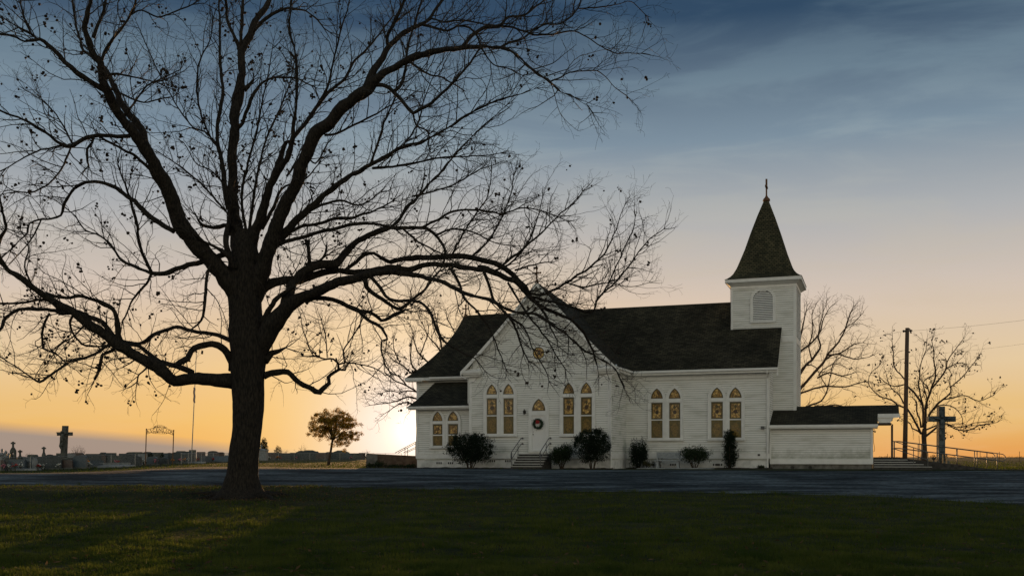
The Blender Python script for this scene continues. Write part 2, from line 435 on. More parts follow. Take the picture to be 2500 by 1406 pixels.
# ground sheet
def axis(lo, hi, fine_lo, fine_hi, step, grow):
    a = list(np.arange(fine_lo, fine_hi+1e-6, step)); s = step; v = a[-1]
    while v < hi: s *= grow; v += s; a.append(v)
    s = step; v = fine_lo
    while v > lo: s *= grow; v -= s; a.insert(0, v)
    return a
gx = axis(-7000, 7000, -45, 45, .75, 1.16); gy = axis(-300, 8800, 10, 70, .6, 1.09)
gb = MB()
for y in gy:
    for x in gx: gb.v.append((x, y, G(x, y)))
W_ = len(gx)
for j in range(len(gy)-1):
    for i in range(W_-1):
        gb.f.append((j*W_+i, j*W_+i+1, (j+1)*W_+i+1, (j+1)*W_+i)); gb.mi.append(0)
M_GROUND = bpy.data.materials.new('lawn_ground'); M_GROUND.use_nodes = True
n, l = M_GROUND.node_tree.nodes, M_GROUND.node_tree.links
b = n['Principled BSDF']; b.inputs['Roughness'].default_value = .95; b.inputs['Specular IOR Level'].default_value = .1
tcn = n.new('ShaderNodeTexCoord')
def _nz(scale, det=5, vs=(1, 1, 1)):
    mp = n.new('ShaderNodeMapping'); mp.inputs['Scale'].default_value = vs
    l.new(tcn.outputs['Object'], mp.inputs[0])
    q = n.new('ShaderNodeTexNoise'); q.inputs['Scale'].default_value = scale; q.inputs['Detail'].default_value = det
    l.new(mp.outputs[0], q.inputs[0]); return q.outputs[0]
def _rp(fac, stops):
    r = n.new('ShaderNodeValToRGB')
    while len(r.color_ramp.elements) < len(stops): r.color_ramp.elements.new(.5)
    for e, (p, c) in zip(r.color_ramp.elements, stops): e.position = p; e.color = (*c, 1)
    l.new(fac, r.inputs[0]); return r.outputs[0]
near = _rp(_nz(.5, 9), [(.3, (.012, .018, .006)), (.55, (.026, .032, .010)), (.75, (.05, .046, .018))])
far = _rp(_nz(.02, 6, (1, 3, 1)), [(.35, (.065, .07, .025)), (.6, (.12, .085, .045))])
sy = n.new('ShaderNodeSeparateXYZ'); l.new(tcn.outputs['Object'], sy.inputs[0])
mr = n.new('ShaderNodeMapRange'); mr.inputs[1].default_value = 95; mr.inputs[2].default_value = 130
l.new(sy.outputs[1], mr.inputs[0])
mx = n.new('ShaderNodeMix'); mx.data_type = 'RGBA'
l.new(mr.outputs[0], mx.inputs[0]); l.new(near, mx.inputs[6]); l.new(far, mx.inputs[7]); l.new(mx.outputs[2], b.inputs['Base Color'])
bp = n.new('ShaderNodeBump'); bp.inputs['Strength'].default_value = .6; bp.inputs['Distance'].default_value = .04
l.new(_nz(14, 8), bp.inputs['Height']); l.new(bp.outputs[0], b.inputs['Normal'])
gnd = gb.build('ground', M_GROUND, smooth=True); tag(gnd, kind='structure')

# gravel road: near edge and far edge traced across the picture, laid on the terrain
ROAD = [  # x pixel, near edge distance, far edge distance
    (-500, 45.2, 57.0), (-200, 44.8, 58.5), (0, 44.4, 60.0), (200, 44.2, 68), (408, 44.0, 80), (500, 43.6, 83.5), (629, 43.3, 83.5), (760, 43.0, 74.5), (890, 42.5, 66.5),
    (1017, 41.9, 63.6), (1100, 41.5, 61.5), (1300, 41.2, 58.4), (1500, 40.8, 58.0), (1700, 40.0, 57.6), (1900, 38.8, 57.2), (2120, 36.9, 56.6),
    (2250, 35.4, 56.6), (2500, 31.2, 56.6), (2800, 27.5, 56.6), (3300, 23.5, 56.6), (4200, 18, 56.6)]
rp_ = np.array(ROAD)
def road_edges(px): return np.interp(px, rp_[:, 0], rp_[:, 1]), np.interp(px, rp_[:, 0], rp_[:, 2])
rb = MB()
us = np.arange(-500, 4201, 14); vs = np.linspace(0, 1, 70)
for u in us:
    a, c = road_edges(u)
    a += .22*noise.noise(Vector((u*.013, 0, 0))) + .10*noise.noise(Vector((u*.05, 4, 0)))
    c += .35*noise.noise(Vector((u*.010, 9, 0)))
    for t in vs:
        y = a+(c-a)*t; x = (u-CX)/F*y
        rb.v.append((x, y, G(x, y)+.012+.02*min(1, t*6, (1-t)*6)))
nv = len(vs)
for i in range(len(us)-1):
    for j in range(nv-1):
        rb.f.append((i*nv+j, (i+1)*nv+j, (i+1)*nv+j+1, i*nv+j+1)); rb.mi.append(0)
M_ROAD = bpy.data.materials.new('gravel_road'); M_ROAD.use_nodes = True
n, l = M_ROAD.node_tree.nodes, M_ROAD.node_tree.links
b = n['Principled BSDF']; b.inputs['Roughness'].default_value = .97; b.inputs['Specular IOR Level'].default_value = .06
tcn = n.new('ShaderNodeTexCoord')
c1 = _rp(_nz(.8, 9, (.35, 1.0, 1)), [(.36, (.026, .032, .036)), (.5, (.062, .076, .084)), (.66, (.15, .175, .185))])
c2 = _rp(_nz(7, 6, (.6, 1.5, 1)), [(.36, (.45, .45, .45)), (.64, (1.5, 1.5, 1.5))])
mx = n.new('ShaderNodeMix'); mx.data_type = 'RGBA'; mx.blend_type = 'MULTIPLY'; mx.inputs[0].default_value = 1
l.new(c1, mx.inputs[6]); l.new(c2, mx.inputs[7]); l.new(mx.outputs[2], b.inputs['Base Color'])
bp = n.new('ShaderNodeBump'); bp.inputs['Strength'].default_value = .7; bp.inputs['Distance'].default_value = .03
l.new(_nz(22, 6), bp.inputs['Height']); l.new(bp.outputs[0], b.inputs['Normal'])
tag(rb.build('road', M_ROAD, smooth=True), kind='structure')

# ------------------------------------------------------------------ church (local frame: x right along the front, y back, z up)
TH = math.atan(889/2500.)
CO = Vector((5.76, 60.0, EYE-.68))
cT, sT = math.cos(TH), math.sin(TH)
def W(s, t, z=0): return Vector((CO.x+s*cT+t*sT, CO.y-s*sT+t*cT, CO.z+z))
def UP(px, py, t):                                  # picture point on the church plane y = t  ->  (s, z)
    k = (px-CX)/F
    # CO.x + s c + t s_ = k (CO.y - s s_ + t c)
    s = (k*(CO.y+t*cT) - CO.x - t*sT)/(cT+k*sT)
    Y = CO.y-s*sT+t*cT
    return s, (HY-py)/F*Y+.68
church = thing('church', 'white clapboard country church with louvred bell tower and shingled spire', 'church', CO, -TH)
def cpart(mb, name, mats, label=None, smooth=False, parent=None):
    o = mb.build(name, mats, parent or church, smooth)
    if label: o['label'] = label
    return o
NT, HD, EOV = 4.06, 4.44, .40                        # front of the nave, half depth, eaves overhang
RZ = 10.65                                           # nave ridge
def g(d): return 1.19*d-.0256*d*d
def gn(d): return g(d)*4.72/5.18
PK = 11.13                                           # transept peak
TC = -4.435                                          # transept centre line
def clap(mb, O, U, N, z0, z1, lo, hi, p=.135, m=0):
    """clapboards on the wall plane through O with direction U and outward normal N; lo(z), hi(z) bound it"""
    O, U, N = Vector(O), Vector(U), Vector(N)
    k = int(math.ceil((z1-z0)/p))
    for i in range(k):
        a, b_ = z0+i*p, min(z0+(i+1)*p, z1)
        la, ha, lb, hb = lo(a), hi(a), lo(b_), hi(b_)
        if ha-la < .02: break
        if hb-lb < 0: lb = hb = (lb+hb)/2
        P = lambda u, z, o: O+U*u+N*o+Vector((0, 0, z))
        c_ = b_-.017
        if c_ > a+.02:
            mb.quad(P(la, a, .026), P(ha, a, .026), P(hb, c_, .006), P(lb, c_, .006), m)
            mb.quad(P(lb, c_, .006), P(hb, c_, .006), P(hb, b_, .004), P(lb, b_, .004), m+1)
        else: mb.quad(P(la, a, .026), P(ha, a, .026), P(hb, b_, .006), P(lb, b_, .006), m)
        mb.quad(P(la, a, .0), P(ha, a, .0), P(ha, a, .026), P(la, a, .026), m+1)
def const(v): return lambda z: v
def inv_g(fn, drop):
    lo_, hi_ = 0., 6.
    for _ in range(40):
        mid = (lo_+hi_)/2
        if fn(mid) < drop: lo_ = mid
        else: hi_ = mid
    return lo_
X, Yv = (1, 0, 0), (0, 1, 0)
# --- foundation and water table
fb = MB()
fb.box(-8.87, -.002, .03, 12.9, -.6, .60); fb.box(-14.25, 8.60, NT+.03, 12.9, -.6, .60); fb.box(-13.0, -8.9, 1.23, NT, -.6, .60)
cpart(fb, 'foundation', M_FOUND)
wt = MB()
wt.box(-8.91, .04, -.035, .03, .58, .90); wt.box(.0, .04, .031, NT-.04, .58, .90); wt.box(.041, 8.70, NT-.035, NT+.03, .58, .90)
wt.box(-13.06, -8.911, 1.165, 1.23, .58, .90); wt.box(8.66, 8.70, NT+.031, 12.9, .58, .90)
wt.box(-8.93, .06, -.055, -.036, .885, .91); wt.box(.06, 8.72, NT-.055, NT-.036, .885, .91); wt.box(-13.08, -8.93, 1.145, 1.164, .885, .91)
cpart(wt, 'water_table', M_TRIM)
# --- walls
fw = MB()
def tw_half(z): return HD-.02 if z < 5.75 else min(HD-.02, inv_g(g, PK-.16-z))
clap(fw, (TC, 0, 0), X, (0, -1, 0), .90, 10.9, lambda z: -tw_half(z), tw_half)
fw.poly([(-8.87, .03, .5), (0, .03, .5), (0, .03, 5.9), (TC, .03, PK-.1), (-8.87, .03, 5.9)])
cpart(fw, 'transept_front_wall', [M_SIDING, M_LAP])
sw = MB()
clap(sw, (0, 0, 0), Yv, X, .90, 5.75, const(.0), const(NT)); sw.box(-.1, -.001, .04, NT, .5, 5.75)
cpart(sw, 'transept_side_wall', [M_MILDEW, M_LAP], 'white clapboard wall with streaks of green mildew')
sw = MB(); sw.box(-8.87, -8.77, .04, NT, .5, 5.75); cpart(sw, 'transept_side_wall', M_SIDING)
nw = MB()
clap(nw, (0, NT, 0), X, (0, -1, 0), .90, 5.70, const(.0), const(8.66)); nw.box(0, 8.66, NT+.002, NT+.1, .5, 5.8)
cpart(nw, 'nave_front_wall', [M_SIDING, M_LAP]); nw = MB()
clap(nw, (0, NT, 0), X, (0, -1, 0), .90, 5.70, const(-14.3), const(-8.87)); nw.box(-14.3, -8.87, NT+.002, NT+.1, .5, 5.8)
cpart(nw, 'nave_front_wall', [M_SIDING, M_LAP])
ew = MB()
clap(ew, (8.66, 8.5, 0), Yv, X, .90, RZ-.2, lambda z: -(HD if z < 5.85 else min(HD, inv_g(gn, RZ-.14-z))), lambda z: (HD if z < 5.85 else min(HD, inv_g(gn, RZ-.14-z))))
ew.poly([(8.65, NT, .5), (8.65, 12.94, .5), (8.65, 12.94, 5.85), (8.65, 8.5, RZ-.2), (8.65, NT, 5.85)])
ew.box(-14.3, -14.2, NT+.1, 12.94, -.2, 5.8); ew.box(-14.2, 8.6, 12.84, 12.94, .5, 5.8)
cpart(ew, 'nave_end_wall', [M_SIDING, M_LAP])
rw = MB()
clap(rw, (0, 1.2, 0), X, (0, -1, 0), .90, 3.74, const(-13.02), const(-8.87)); rw.box(-13.02, -8.87, 1.202, 1.3, .5, 3.75)
rw.box(-13.02, -12.92, 1.3, NT, -.2, 3.75)
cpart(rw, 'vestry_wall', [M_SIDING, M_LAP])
# --- corner boards and downspouts
cb = MB()
for s0, s1, t0, t1, z1 in ((-8.90, -8.72, -.045, .03, 5.8), (-.15, .035, -.045, .0, 5.8), (.0, .035, .001, .15, 5.8), (8.52, 8.695, NT-.045, NT, 5.75), (8.66, 8.695, NT+.001, NT+.15, 5.75),
                           (-13.05, -12.9, 1.155, 1.23, 3.74), (-14.33, -14.18, NT-.045, NT+.03, 5.7)):
    cb = MB(); cb.box(s0, s1, t0, t1, .91, z1); cpart(cb, 'corner_board', M_TRIM)
for x0, x1 in ((-8.90, -8.45), (-.45, .03)): cb = MB(); cb.box(x0, x1, -.05, -.046, 5.25, 5.78); cpart(cb, 'corner_board_cap', M_TRIM)
# --- transept roof
def roofslab(mb, prof_fn, dmax, centre, zpk, a0, a1, along, side, thick=.10, nd=14, na=1, zpk1=None, uvo=0):
    """one slope: centre line at `centre`, running from a0 to a1 along the axis, falling to `side`"""
    ds = [dmax*i/nd for i in range(nd+1)]
    def P(d, a, o=0):
        zp = zpk if zpk1 is None else zpk+(zpk1-zpk)*min(1, (a-a0)/(7.4))
        z = zp-prof_fn(d)*(1 if zpk1 is None else (zp-5.95)/(zpk-5.95))-o
        return (centre+side*d, a, z) if along == 'y' else (a, centre+side*d, z)
    As = [a0+(a1-a0)*i/na for i in range(na+1)]
    sl = [0]
    for d0, d1 in zip(ds, ds[1:]): sl.append(sl[-1]+math.hypot(d1-d0, prof_fn(d1)-prof_fn(d0)))
    for i in range(nd):
        for j in range(na):
            mb.quad(P(ds[i], As[j]), P(ds[i], As[j+1]), P(ds[i+1], As[j+1]), P(ds[i+1], As[j]), 0,
                    [(As[j], -sl[i]), (As[j+1], -sl[i]), (As[j+1], -sl[i+1]), (As[j], -sl[i+1])])
            mb.quad(P(ds[i], As[j], thick), P(ds[i], As[j+1], thick), P(ds[i+1], As[j+1], thick), P(ds[i+1], As[j], thick), 1)
        for a in (a0, a1): mb.quad(P(ds[i], a), P(ds[i+1], a), P(ds[i+1], a, thick), P(ds[i], a, thick), 1)
    mb.quad(P(dmax, a0), P(dmax, a1), P(dmax, a1, thick), P(dmax, a0, thick), 1)
tr = MB()
for sd in (-1, 1): roofslab(tr, g, 4.86, TC, PK, -.38, 8.5, 'y', sd, na=8, zpk1=RZ+.02)
cpart(tr, 'transept_roof', [M_ROOF, M_SOFFIT])
# --- nave roof with the flared hip at the left end
nr = MB()
D = 4.84
def sL(d): return -12.73-2.25*(d/D)**1.9
nd = 16; ds = [D*i/nd for i in range(nd+1)]; sl = [0]
for a_, b_ in zip(ds, ds[1:]): sl.append(sl[-1]+math.hypot(b_-a_, gn(b_)-gn(a_)))
for sd in (-1, 1):
    for i in range(nd):
        for o, m in ((0, 0), (.10, 1)):
            P = lambda s, d: (s, 8.5+sd*d, RZ-gn(d)-o)
            s0, s1 = sL(ds[i]), sL(ds[i+1])
            nr.quad(P(s0, ds[i]), P(9.2, ds[i]), P(9.2, ds[i+1]), P(s1, ds[i+1]), m, [(s0, -sl[i]), (9.2, -sl[i]), (9.2, -sl[i+1]), (s1, -sl[i+1])])
        nr.quad((9.2, 8.5+sd*ds[i], RZ-gn(ds[i])), (9.2, 8.5+sd*ds[i+1], RZ-gn(ds[i+1])), (9.2, 8.5+sd*ds[i+1], RZ-gn(ds[i+1])-.1), (9.2, 8.5+sd*ds[i], RZ-gn(ds[i])-.1), 1)
    nr.quad((sL(D), 8.5+sd*D, RZ-gn(D)), (9.2, 8.5+sd*D, RZ-gn(D)), (9.2, 8.5+sd*D, RZ-gn(D)-.1), (sL(D), 8.5+sd*D, RZ-gn(D)-.1), 1)
for i in range(nd):
    P = lambda d, k: (sL(d), 8.5+k*d, RZ-gn(d))
    nr.quad(P(ds[i], -1), P(ds[i+1], -1), P(ds[i+1], 1), P(ds[i], 1), 0, [(-ds[i], -sl[i]), (-ds[i+1], -sl[i+1]), (ds[i+1], -sl[i+1]), (ds[i], -sl[i])])
cpart(nr, 'nave_roof', [M_ROOF, M_SOFFIT])
# --- vestry roof
vr = MB()
tl = UP(1061, 934, NT-.05)
a = (-13.48, .82, 3.88); b_ = (-8.9, .82, 3.88); c = (-8.9, NT-.01, 5.62); d = (tl[0], NT-.01, 5.62); e_ = (-13.48, NT-.01, 3.88)
# gently flared: one break
def lerp3(p, q, k): return tuple(p[i]+(q[i]-p[i])*k for i in range(3))
m1 = lerp3(a, d, .35); m1 = (m1[0], m1[1], m1[2]-.09); m2 = lerp3(b_, c, .35); m2 = (m2[0], m2[1], m2[2]-.09)
vr.quad(a, b_, m2, m1, 0, [(a[0], 0), (b_[0], 0), (b_[0], 1.25), (m1[0], 1.25)])
vr.quad(m1, m2, c, d, 0, [(m1[0], 1.25), (b_[0], 1.25), (c[0], 3.6), (d[0], 3.6)])
vr.poly([a, m1, d, e_], 0, [(0, 0), (1.1, 1.2), (3.2, 3.5), (3.2, 0)])
lo3 = lambda p: (p[0], p[1], p[2]-.1)
vr.quad(lo3(a), lo3(b_), lo3(c), lo3(d), 1); vr.quad(a, b_, lo3(b_), lo3(a), 1); vr.poly([lo3(a), lo3(d), lo3(e_)], 1)
cpart(vr, 'vestry_roof', [M_ROOF, M_SOFFIT])
# --- rake boards, frieze and cornice returns on the transept gable
rk = MB()
N_ = 14
for sd in (-1, 1):
    for i in range(N_):
        d0, d1 = 4.9*i/N_, 4.9*(i+1)/N_
        z0, z1 = PK-g(d0)-.02, PK-g(d1)-.02
        x0, x1 = TC+sd*d0, TC+sd*d1
        rk.hexa([(x0, -.42, z0-.24), (x1, -.42, z1-.24), (x1, -.36, z1-.24), (x0, -.36, z0-.24)],
                [(x0, -.42, z0), (x1, -.42, z1), (x1, -.36, z1), (x0, -.36, z0)])
        if d1 < 4.55:
            rk.hexa([(x0, -.075, z0-.62), (x1, -.075, z1-.62), (x1, -.028, z1-.62), (x0, -.028, z0-.62)],
                    [(x0, -.075, z0-.13), (x1, -.075, z1-.13), (x1, -.028, z1-.13), (x0, -.028, z0-.13)])
            rk.hexa([(x0, -.12, z0-.26), (x1, -.12, z1-.26), (x1, -.076, z1-.26), (x0, -.076, z0-.26)],
                    [(x0, -.12, z0-.13), (x1, -.12, z1-.13), (x1, -.076, z1-.13), (x0, -.076, z0-.13)])
cpart(rk, 'bargeboard', M_TRIM)
for x0, x1 in ((-9.32, -8.02), (-.85, .45)):
    cr = MB()
    cr.box(x0, x1, -.40, -.03, 5.80, 5.93); cr.box(x0+.05, x1-.05, -.34, -.03, 5.70, 5.80); cr.box(x0+.12, x1-.12, -.22, -.03, 5.58, 5.70)
    cr.hexa([(x0+.03, -.38, 5.93), (x1-.03, -.38, 5.93), (x1-.03, -.03, 5.93), (x0+.03, -.03, 5.93)], [(x0+.03, -.36, 5.94), (x1-.03, -.36, 5.94), (x1-.03, -.03, 6.08), (x0+.03, -.03, 6.08)])
    cpart(cr, 'cornice_return', M_TRIM)
# --- fascias, soffits and gutters
ez = RZ-gn(D); tz = PK-g(4.86)
for nm, bx in (('gutter', (.62, 9.22, NT-.56, NT-.44, ez-.13, ez)), ('soffit', (.5, 9.18, NT-.44, NT-.03, ez-.26, ez-.12)), ('frieze', (.1, 8.6, NT-.07, NT-.03, ez-.55, ez-.27)),
               ('gutter', (.43, .55, .02, NT-.45, tz-.12, tz)), ('soffit', (.03, .43, -.03, NT-.05, tz-.25, tz-.12)), ('frieze', (.02, .06, .16, NT-.1, tz-.5, tz-.26)),
               ('gutter', (-13.2, -9.0, NT-.56, NT-.44, ez-.11, ez)), ('soffit', (-13.6, -8.95, NT-.44, NT-.03, ez-.2, ez-.1)), ('soffit', (-14.95, -13.75, NT-.44, NT-.03, ez-.26, ez-.1)),
               ('fascia', (-15.0, -13.6, NT-.5, NT-.441, ez-.2, ez-.02)), ('gutter', (-13.5, -8.92, .70, .80, 3.76, 3.88)), ('soffit', (-13.42, -8.95, .801, 1.17, 3.68, 3.78)), ('fascia', (9.14, 9.2, NT-.4, NT-.03, ez-.5, ez-.05))):
    q = MB(); q.box(*bx); cpart(q, nm, M_TRIM)

sp = MB()
sp.tube([(.49, -.0, tz-.12), (.47, -.04, tz-.28), (.25, -.1, tz-.42), (.08, -.11, tz-.52), (.06, -.11, tz-.8), (.06, -.11, .0)], .038, 6)
cpart(sp, 'downspout', M_TRIM)
sp = MB()
sp.tube([(8.60, NT-.5, ez-.1), (8.60, NT-.48, ez-.3), (8.60, NT-.12, ez-.6), (8.60, NT-.11, 0.02)], .045, 6)
cpart(sp, 'downspout', M_TRIM)
sp = MB(); sp.tube([(-9.35, -.3, 5.75), (-9.3, -.28, 5.58), (-9.05, -.2, 5.48), (-8.97, .0, 5.42), (-8.97, .0, 4.0), (-8.97, .1, 3.9)], .038, 6)
cpart(sp, 'downspout', M_TRIM)

# --- gothic windows
def arch(a, h, z, cx, n=9):
    """points of a pointed arch from the right springing over the peak to the left springing"""
    R = (a*a+h*h)/(2*a); out_ = []
    th = math.asin(min(1, h/R))
    for i in range(n+1):
        q = th*i/n; out_.append((cx+a-R+R*math.cos(q), z+R*math.sin(q)))
    return out_ + [(2*cx-x, zz) for x, zz in reversed(out_[:-1])]
def casing(mb, t, cx, a, c, zs, h, H, zb, cb_=.0, depth=(.09, .0), m=0):
    inner = [(cx+a, zb)] + arch(a, h, zs, cx) + [(cx-a, zb)]
    outer = [(cx+a+c, zb-cb_)] + arch(a+c, H, zs, cx) + [(cx-a-c, zb-cb_)]
    f0, f1 = t-depth[0], t-depth[1]
    for i in range(len(inner)-1):
        (x0, z0), (x1, z1) = inner[i], inner[i+1]; (u0, w0), (u1, w1) = outer[i], outer[i+1]
        mb.quad((x0, f0, z0), (u0, f0, w0), (u1, f0, w1), (x1, f0, z1), m)
        mb.quad((x0, f0, z0), (x1, f0, z1), (x1, f1, z1), (x0, f1, z0), m)
        mb.quad((u0, f0, w0), (u0, f1, w0), (u1, f1, w1), (u1, f0, w1), m)
        # raised outer bead
        k = .22
        e0 = (u0+(x0-u0)*k, w0+(z0-w0)*k); e1 = (u1+(x1-u1)*k, w1+(z1-w1)*k)
        if i not in (0,) and i != len(inner)-2 or True:
            mb.quad((e0[0], f0-.02, e0[1]), (u0, f0-.02, w0), (u1, f0-.02, w1), (e1[0], f0-.02, e1[1]), m)
            mb.quad((e0[0], f0-.02, e0[1]), (e1[0], f0-.02, e1[1]), (e1[0], f0, e1[1]), (e0[0], f0, e0[1]), m)
            mb.quad((u0, f0-.02, w0), (u0, f0, w0), (u1, f0, w1), (u1, f0-.02, w1), m)
def gothic(t, gl, gr, ypk, ysp, ytr0, ytr1, yrail, ybot, youter, ref_px=None, medallion=True):
    """one lancet given by picture pixels: glass left/right, peak, transom top/bottom, meeting rail, sill, casing peak"""
    cxp = (gl+gr)/2
    s0, _ = UP(gl, 1000, t); s1, _ = UP(gr, 1000, t); cx, a = (s0+s1)/2, (s1-s0)/2
    Z = lambda y: UP(cxp, y, t)[1]
    zpk, z_tr1, z_tr0, zr, zb, zo = Z(ypk), Z(ytr0), Z(ytr1), Z(yrail), Z(ybot), Z(youter)
    return cx, a, zpk, z_tr1, z_tr0, zr, zb, zo
def lancet(par, t, cx, a, c, zpk, ztr1, ztr0, zr, zb, zo, medallion=True, lower=True):
    h = zpk-ztr1+.04
    win = MB()
    casing(win, t, cx, a, c, ztr1-.04, h, zo-ztr1+.04, zb)
    win.box(cx-a+.002, cx+a-.002, t-.085, t-.0, ztr0, ztr1)
    win.box(cx-a+.002, cx+a-.002, t-.105, t-.0, ztr0-.03, ztr0-.001)
    fr = cpart(win, 'window', M_TRIM)
    s_ = MB()
    e = .028
    for z0, z1 in ((zb, zr-.0), (zr+.0, ztr0-.03)) if lower else ((zb, ztr0-.03),):
        s_.box(cx-a, cx-a+e, t-.05, t-.01, z0+e+.01, z1-e); s_.box(cx+a-e, cx+a, t-.05, t-.01, z0+e+.01, z1-e)
        s_.box(cx-a, cx+a, t-.055, t-.01, z0, z0+e+.01); s_.box(cx-a, cx+a, t-.055, t-.01, z1-e, z1)
    s_.build('sash', M_TRIM, fr)
    gl = MB()
    gt = t-.034
    top = [(cx+a-.0, ztr1)] + arch(a-.0, h, ztr1-.04, cx)[1:-1] + [(cx-a+.0, ztr1)]
    gl.poly([(x, gt, z) for x, z in top], 1)
    ti = [(cx+(a-.09), ztr1+.05)] + arch(a-.09, h-.16, ztr1+.03, cx)[1:-1] + [(cx-(a-.09), ztr1+.05)]
    gl.poly([(x, gt-.003, z) for x, z in ti], 0)
    if lower:
        gl.box(cx-a+.01, cx+a-.01, gt, gt+.01, zr, ztr0-.03, 1)
        gl.box(cx-a+.12, cx+a-.12, gt-.003, gt-.0005, zr+.12, ztr0-.16, 0)
        gl.box(cx-a+.01, cx+a-.01, gt, gt+.01, zb, zr-.001, 2)
        gl.prism([(cx+(a-.14)*math.cos(k_*math.pi/7), (zb+zr)/2-.02+.36*(zr-zb)*math.sin(k_*math.pi/7)) for k_ in range(14)], gt-.003, gt-.0005, 3)
        if medallion:
            zc = (zr+ztr0)/2-.08
            gl.prism([(cx+.115*math.cos(q*math.pi/8), zc+.125*math.sin(q*math.pi/8)) for q in range(16)], gt-.007, gt-.004, 4)
            gl.prism([(cx, zc+.44), (cx+.10, zc+.30), (cx, zc+.17), (cx-.10, zc+.30)], gt-.006, gt-.0035, 1)
    else:
        gl.box(cx-a+.01, cx+a-.01, gt, gt+.01, zb, ztr0-.03, 2)
    gl.build('stained_glass', [M_GLASS_IN, M_GLASS_BD, M_GLASS_LO, M_GLASS_LC, M_GLASS_MD], fr)
    return fr
def pair(t, w1, w2, **kw):
    A, B = gothic(t, *w1), gothic(t, *w2)
    gap = (B[0]-B[1])-(A[0]+A[1])
    c = gap/2
    for q in (A, B): lancet(None, t, q[0], q[1], c, *q[2:], **kw)
    sb = MB()
    x0, x1 = A[0]-A[1]-c-.02, B[0]+B[1]+c+.02
    zb = (A[6]+B[6])/2
    sb.box(x0, x1, t-.14, t-.0, zb-.13, zb-.005)
    cpart(sb, 'window_sill', M_TRIM)
#            glassL  glassR  peak  trans0 trans1 rail  bottom casing peak
pair(0, (1188.2, 1214.7, 937.4, 0, 963, 970, 1014.8, 1060, 928.8), (1229, 1255.4, 936.5, 0, 962.5, 969.8, 1014.8, 1060, 928.4))
pair(0, (1374.6, 1402.9, 933.5, 0, 961, 967.6, 1014.2, 1060, 925.2), (1417.8, 1446.4, 932.8, 0, 960.5, 967.3, 1014.2, 1060, 924.5))
pair(NT, (1589.4, 1618.8, 947.9, 0, 973, 980.8, 1024.9, 1070, 939.8), (1633, 1662, 947.5, 0, 972.8, 980.6, 1024.7, 1070, 939.2))
pair(NT, (1735.5, 1766, 945.6, 0, 971.3, 978.6, 1024, 1069.5, 936.6), (1780.4, 1811.2, 945.2, 0, 971, 978.3, 1023.8, 1069.3, 935.8))
pair(1.2, (1056.7, 1081.7, 1004, 0, 1027.5, 1033, 1062, 1089, 998), (1094, 1120, 1003, 0, 1027, 1032.6, 1061.7, 1089, 997.3), medallion=False)
# round window in the gable
rcx, rz_ = UP(1315.8, 861.9, 0)
rwn = MB(); n_ = 28
def ring(mb, cx, cz, r0, r1, y0, y1, m=0):
    for i in range(n_):
        a0, a1 = 2*math.pi*i/n_, 2*math.pi*(i+1)/n_
        p = lambda r, q, y: (cx+r*math.cos(q), y, cz+r*math.sin(q))
        mb.quad(p(r0, a0, y0), p(r1, a0, y0), p(r1, a1, y0), p(r0, a1, y0), m)
        mb.quad(p(r0, a0, y0), p(r0, a1, y0), p(r0, a1, y1), p(r0, a0, y1), m)
        mb.quad(p(r1, a0, y0), p(r1, a0, y1), p(r1, a1, y1), p(r1, a1, y0), m)
ring(rwn, rcx, rz_, .37, .56, -.09, 0); ring(rwn, rcx, rz_, .50, .56, -.115, -.09)
fr = cpart(rwn, 'round_window', M_TRIM)
q = MB()
disc = lambda r, y0, y1, m: q.prism([(rcx+r*math.cos(2*math.pi*i/24), rz_+r*math.sin(2*math.pi*i/24)) for i in range(24)], y0, y1, m)
disc(.375, -.034, -.02, 1); disc(.31, -.037, -.0345, 0); disc(.10, -.045, -.041, 4)
for k in range(6):
    an = k*math.pi/3+.2
    q.prism([(rcx+math.cos(an)*.1, rz_+math.sin(an)*.1), (rcx+math.cos(an+.28)*.2, rz_+math.sin(an+.28)*.2), (rcx+math.cos(an)*.3, rz_+math.sin(an)*.3), (rcx+math.cos(an-.28)*.2, rz_+math.sin(an-.28)*.2)], -.041, -.0375, 3)
q.build('stained_glass', [M_GLASS_RD, M_GLASS_BD, M_GLASS_LO, mat('rose_glass', (.30, .10, .04), None, rough=.15), M_GLASS_MD], fr)
# --- door
dA = gothic(0, 1300.7, 1331.4, 973, 0, 1002.7, 1007, 1010, 1097.4, 965)
dcx, da = dA[0], (UP(1331.8, 1050, 0)[0]-UP(1296.7, 1050, 0)[0])/2
dtop = UP(1313, 1014, 0)[1]; dbot = UP(1313, 1098, 0)[1]
dm = MB()
casing(dm, 0, dcx, da-.03, .21, dA[3], dA[2]-dA[3], dA[7]-dA[3], dbot)
dm.box(dcx-da+.031, dcx+da-.031, -.088, 0, dtop+.0, dA[3]-.0)
dfr = cpart(dm, 'door_surround', M_TRIM)
q = MB(); q.poly([(x, -.034, z) for x, z in [(dcx+da-.03, dA[3])]+arch(da-.03, dA[2]-dA[3], dA[3], dcx)[1:-1]+[(dcx-da+.03, dA[3])]], 1)
q.poly([(x, -.037, z) for x, z in [(dcx+da-.13, dA[3]+.06)]+arch(da-.13, dA[2]-dA[3]-.16, dA[3]+.06, dcx)[1:-1]+[(dcx-da+.13, dA[3]+.06)]], 0)
q.build('stained_glass', [M_GLASS_IN, M_GLASS_BD], dfr)
q = MB(); q.box(dcx-da+.032, dcx+da-.032, -.045, -.0, dbot, dtop-.002)
for x0, x1, z0, z1 in ((-.33, -.04, .25, .85), (.04, .33, .25, .85), (-.33, -.04, 1.0, 1.85), (.04, .33, 1.0, 1.85)):
    q.box(dcx+x0, dcx+x1, -.05, -.046, dbot+z0, dbot+z1)
dor = cpart(q, 'door', M_DOOR)
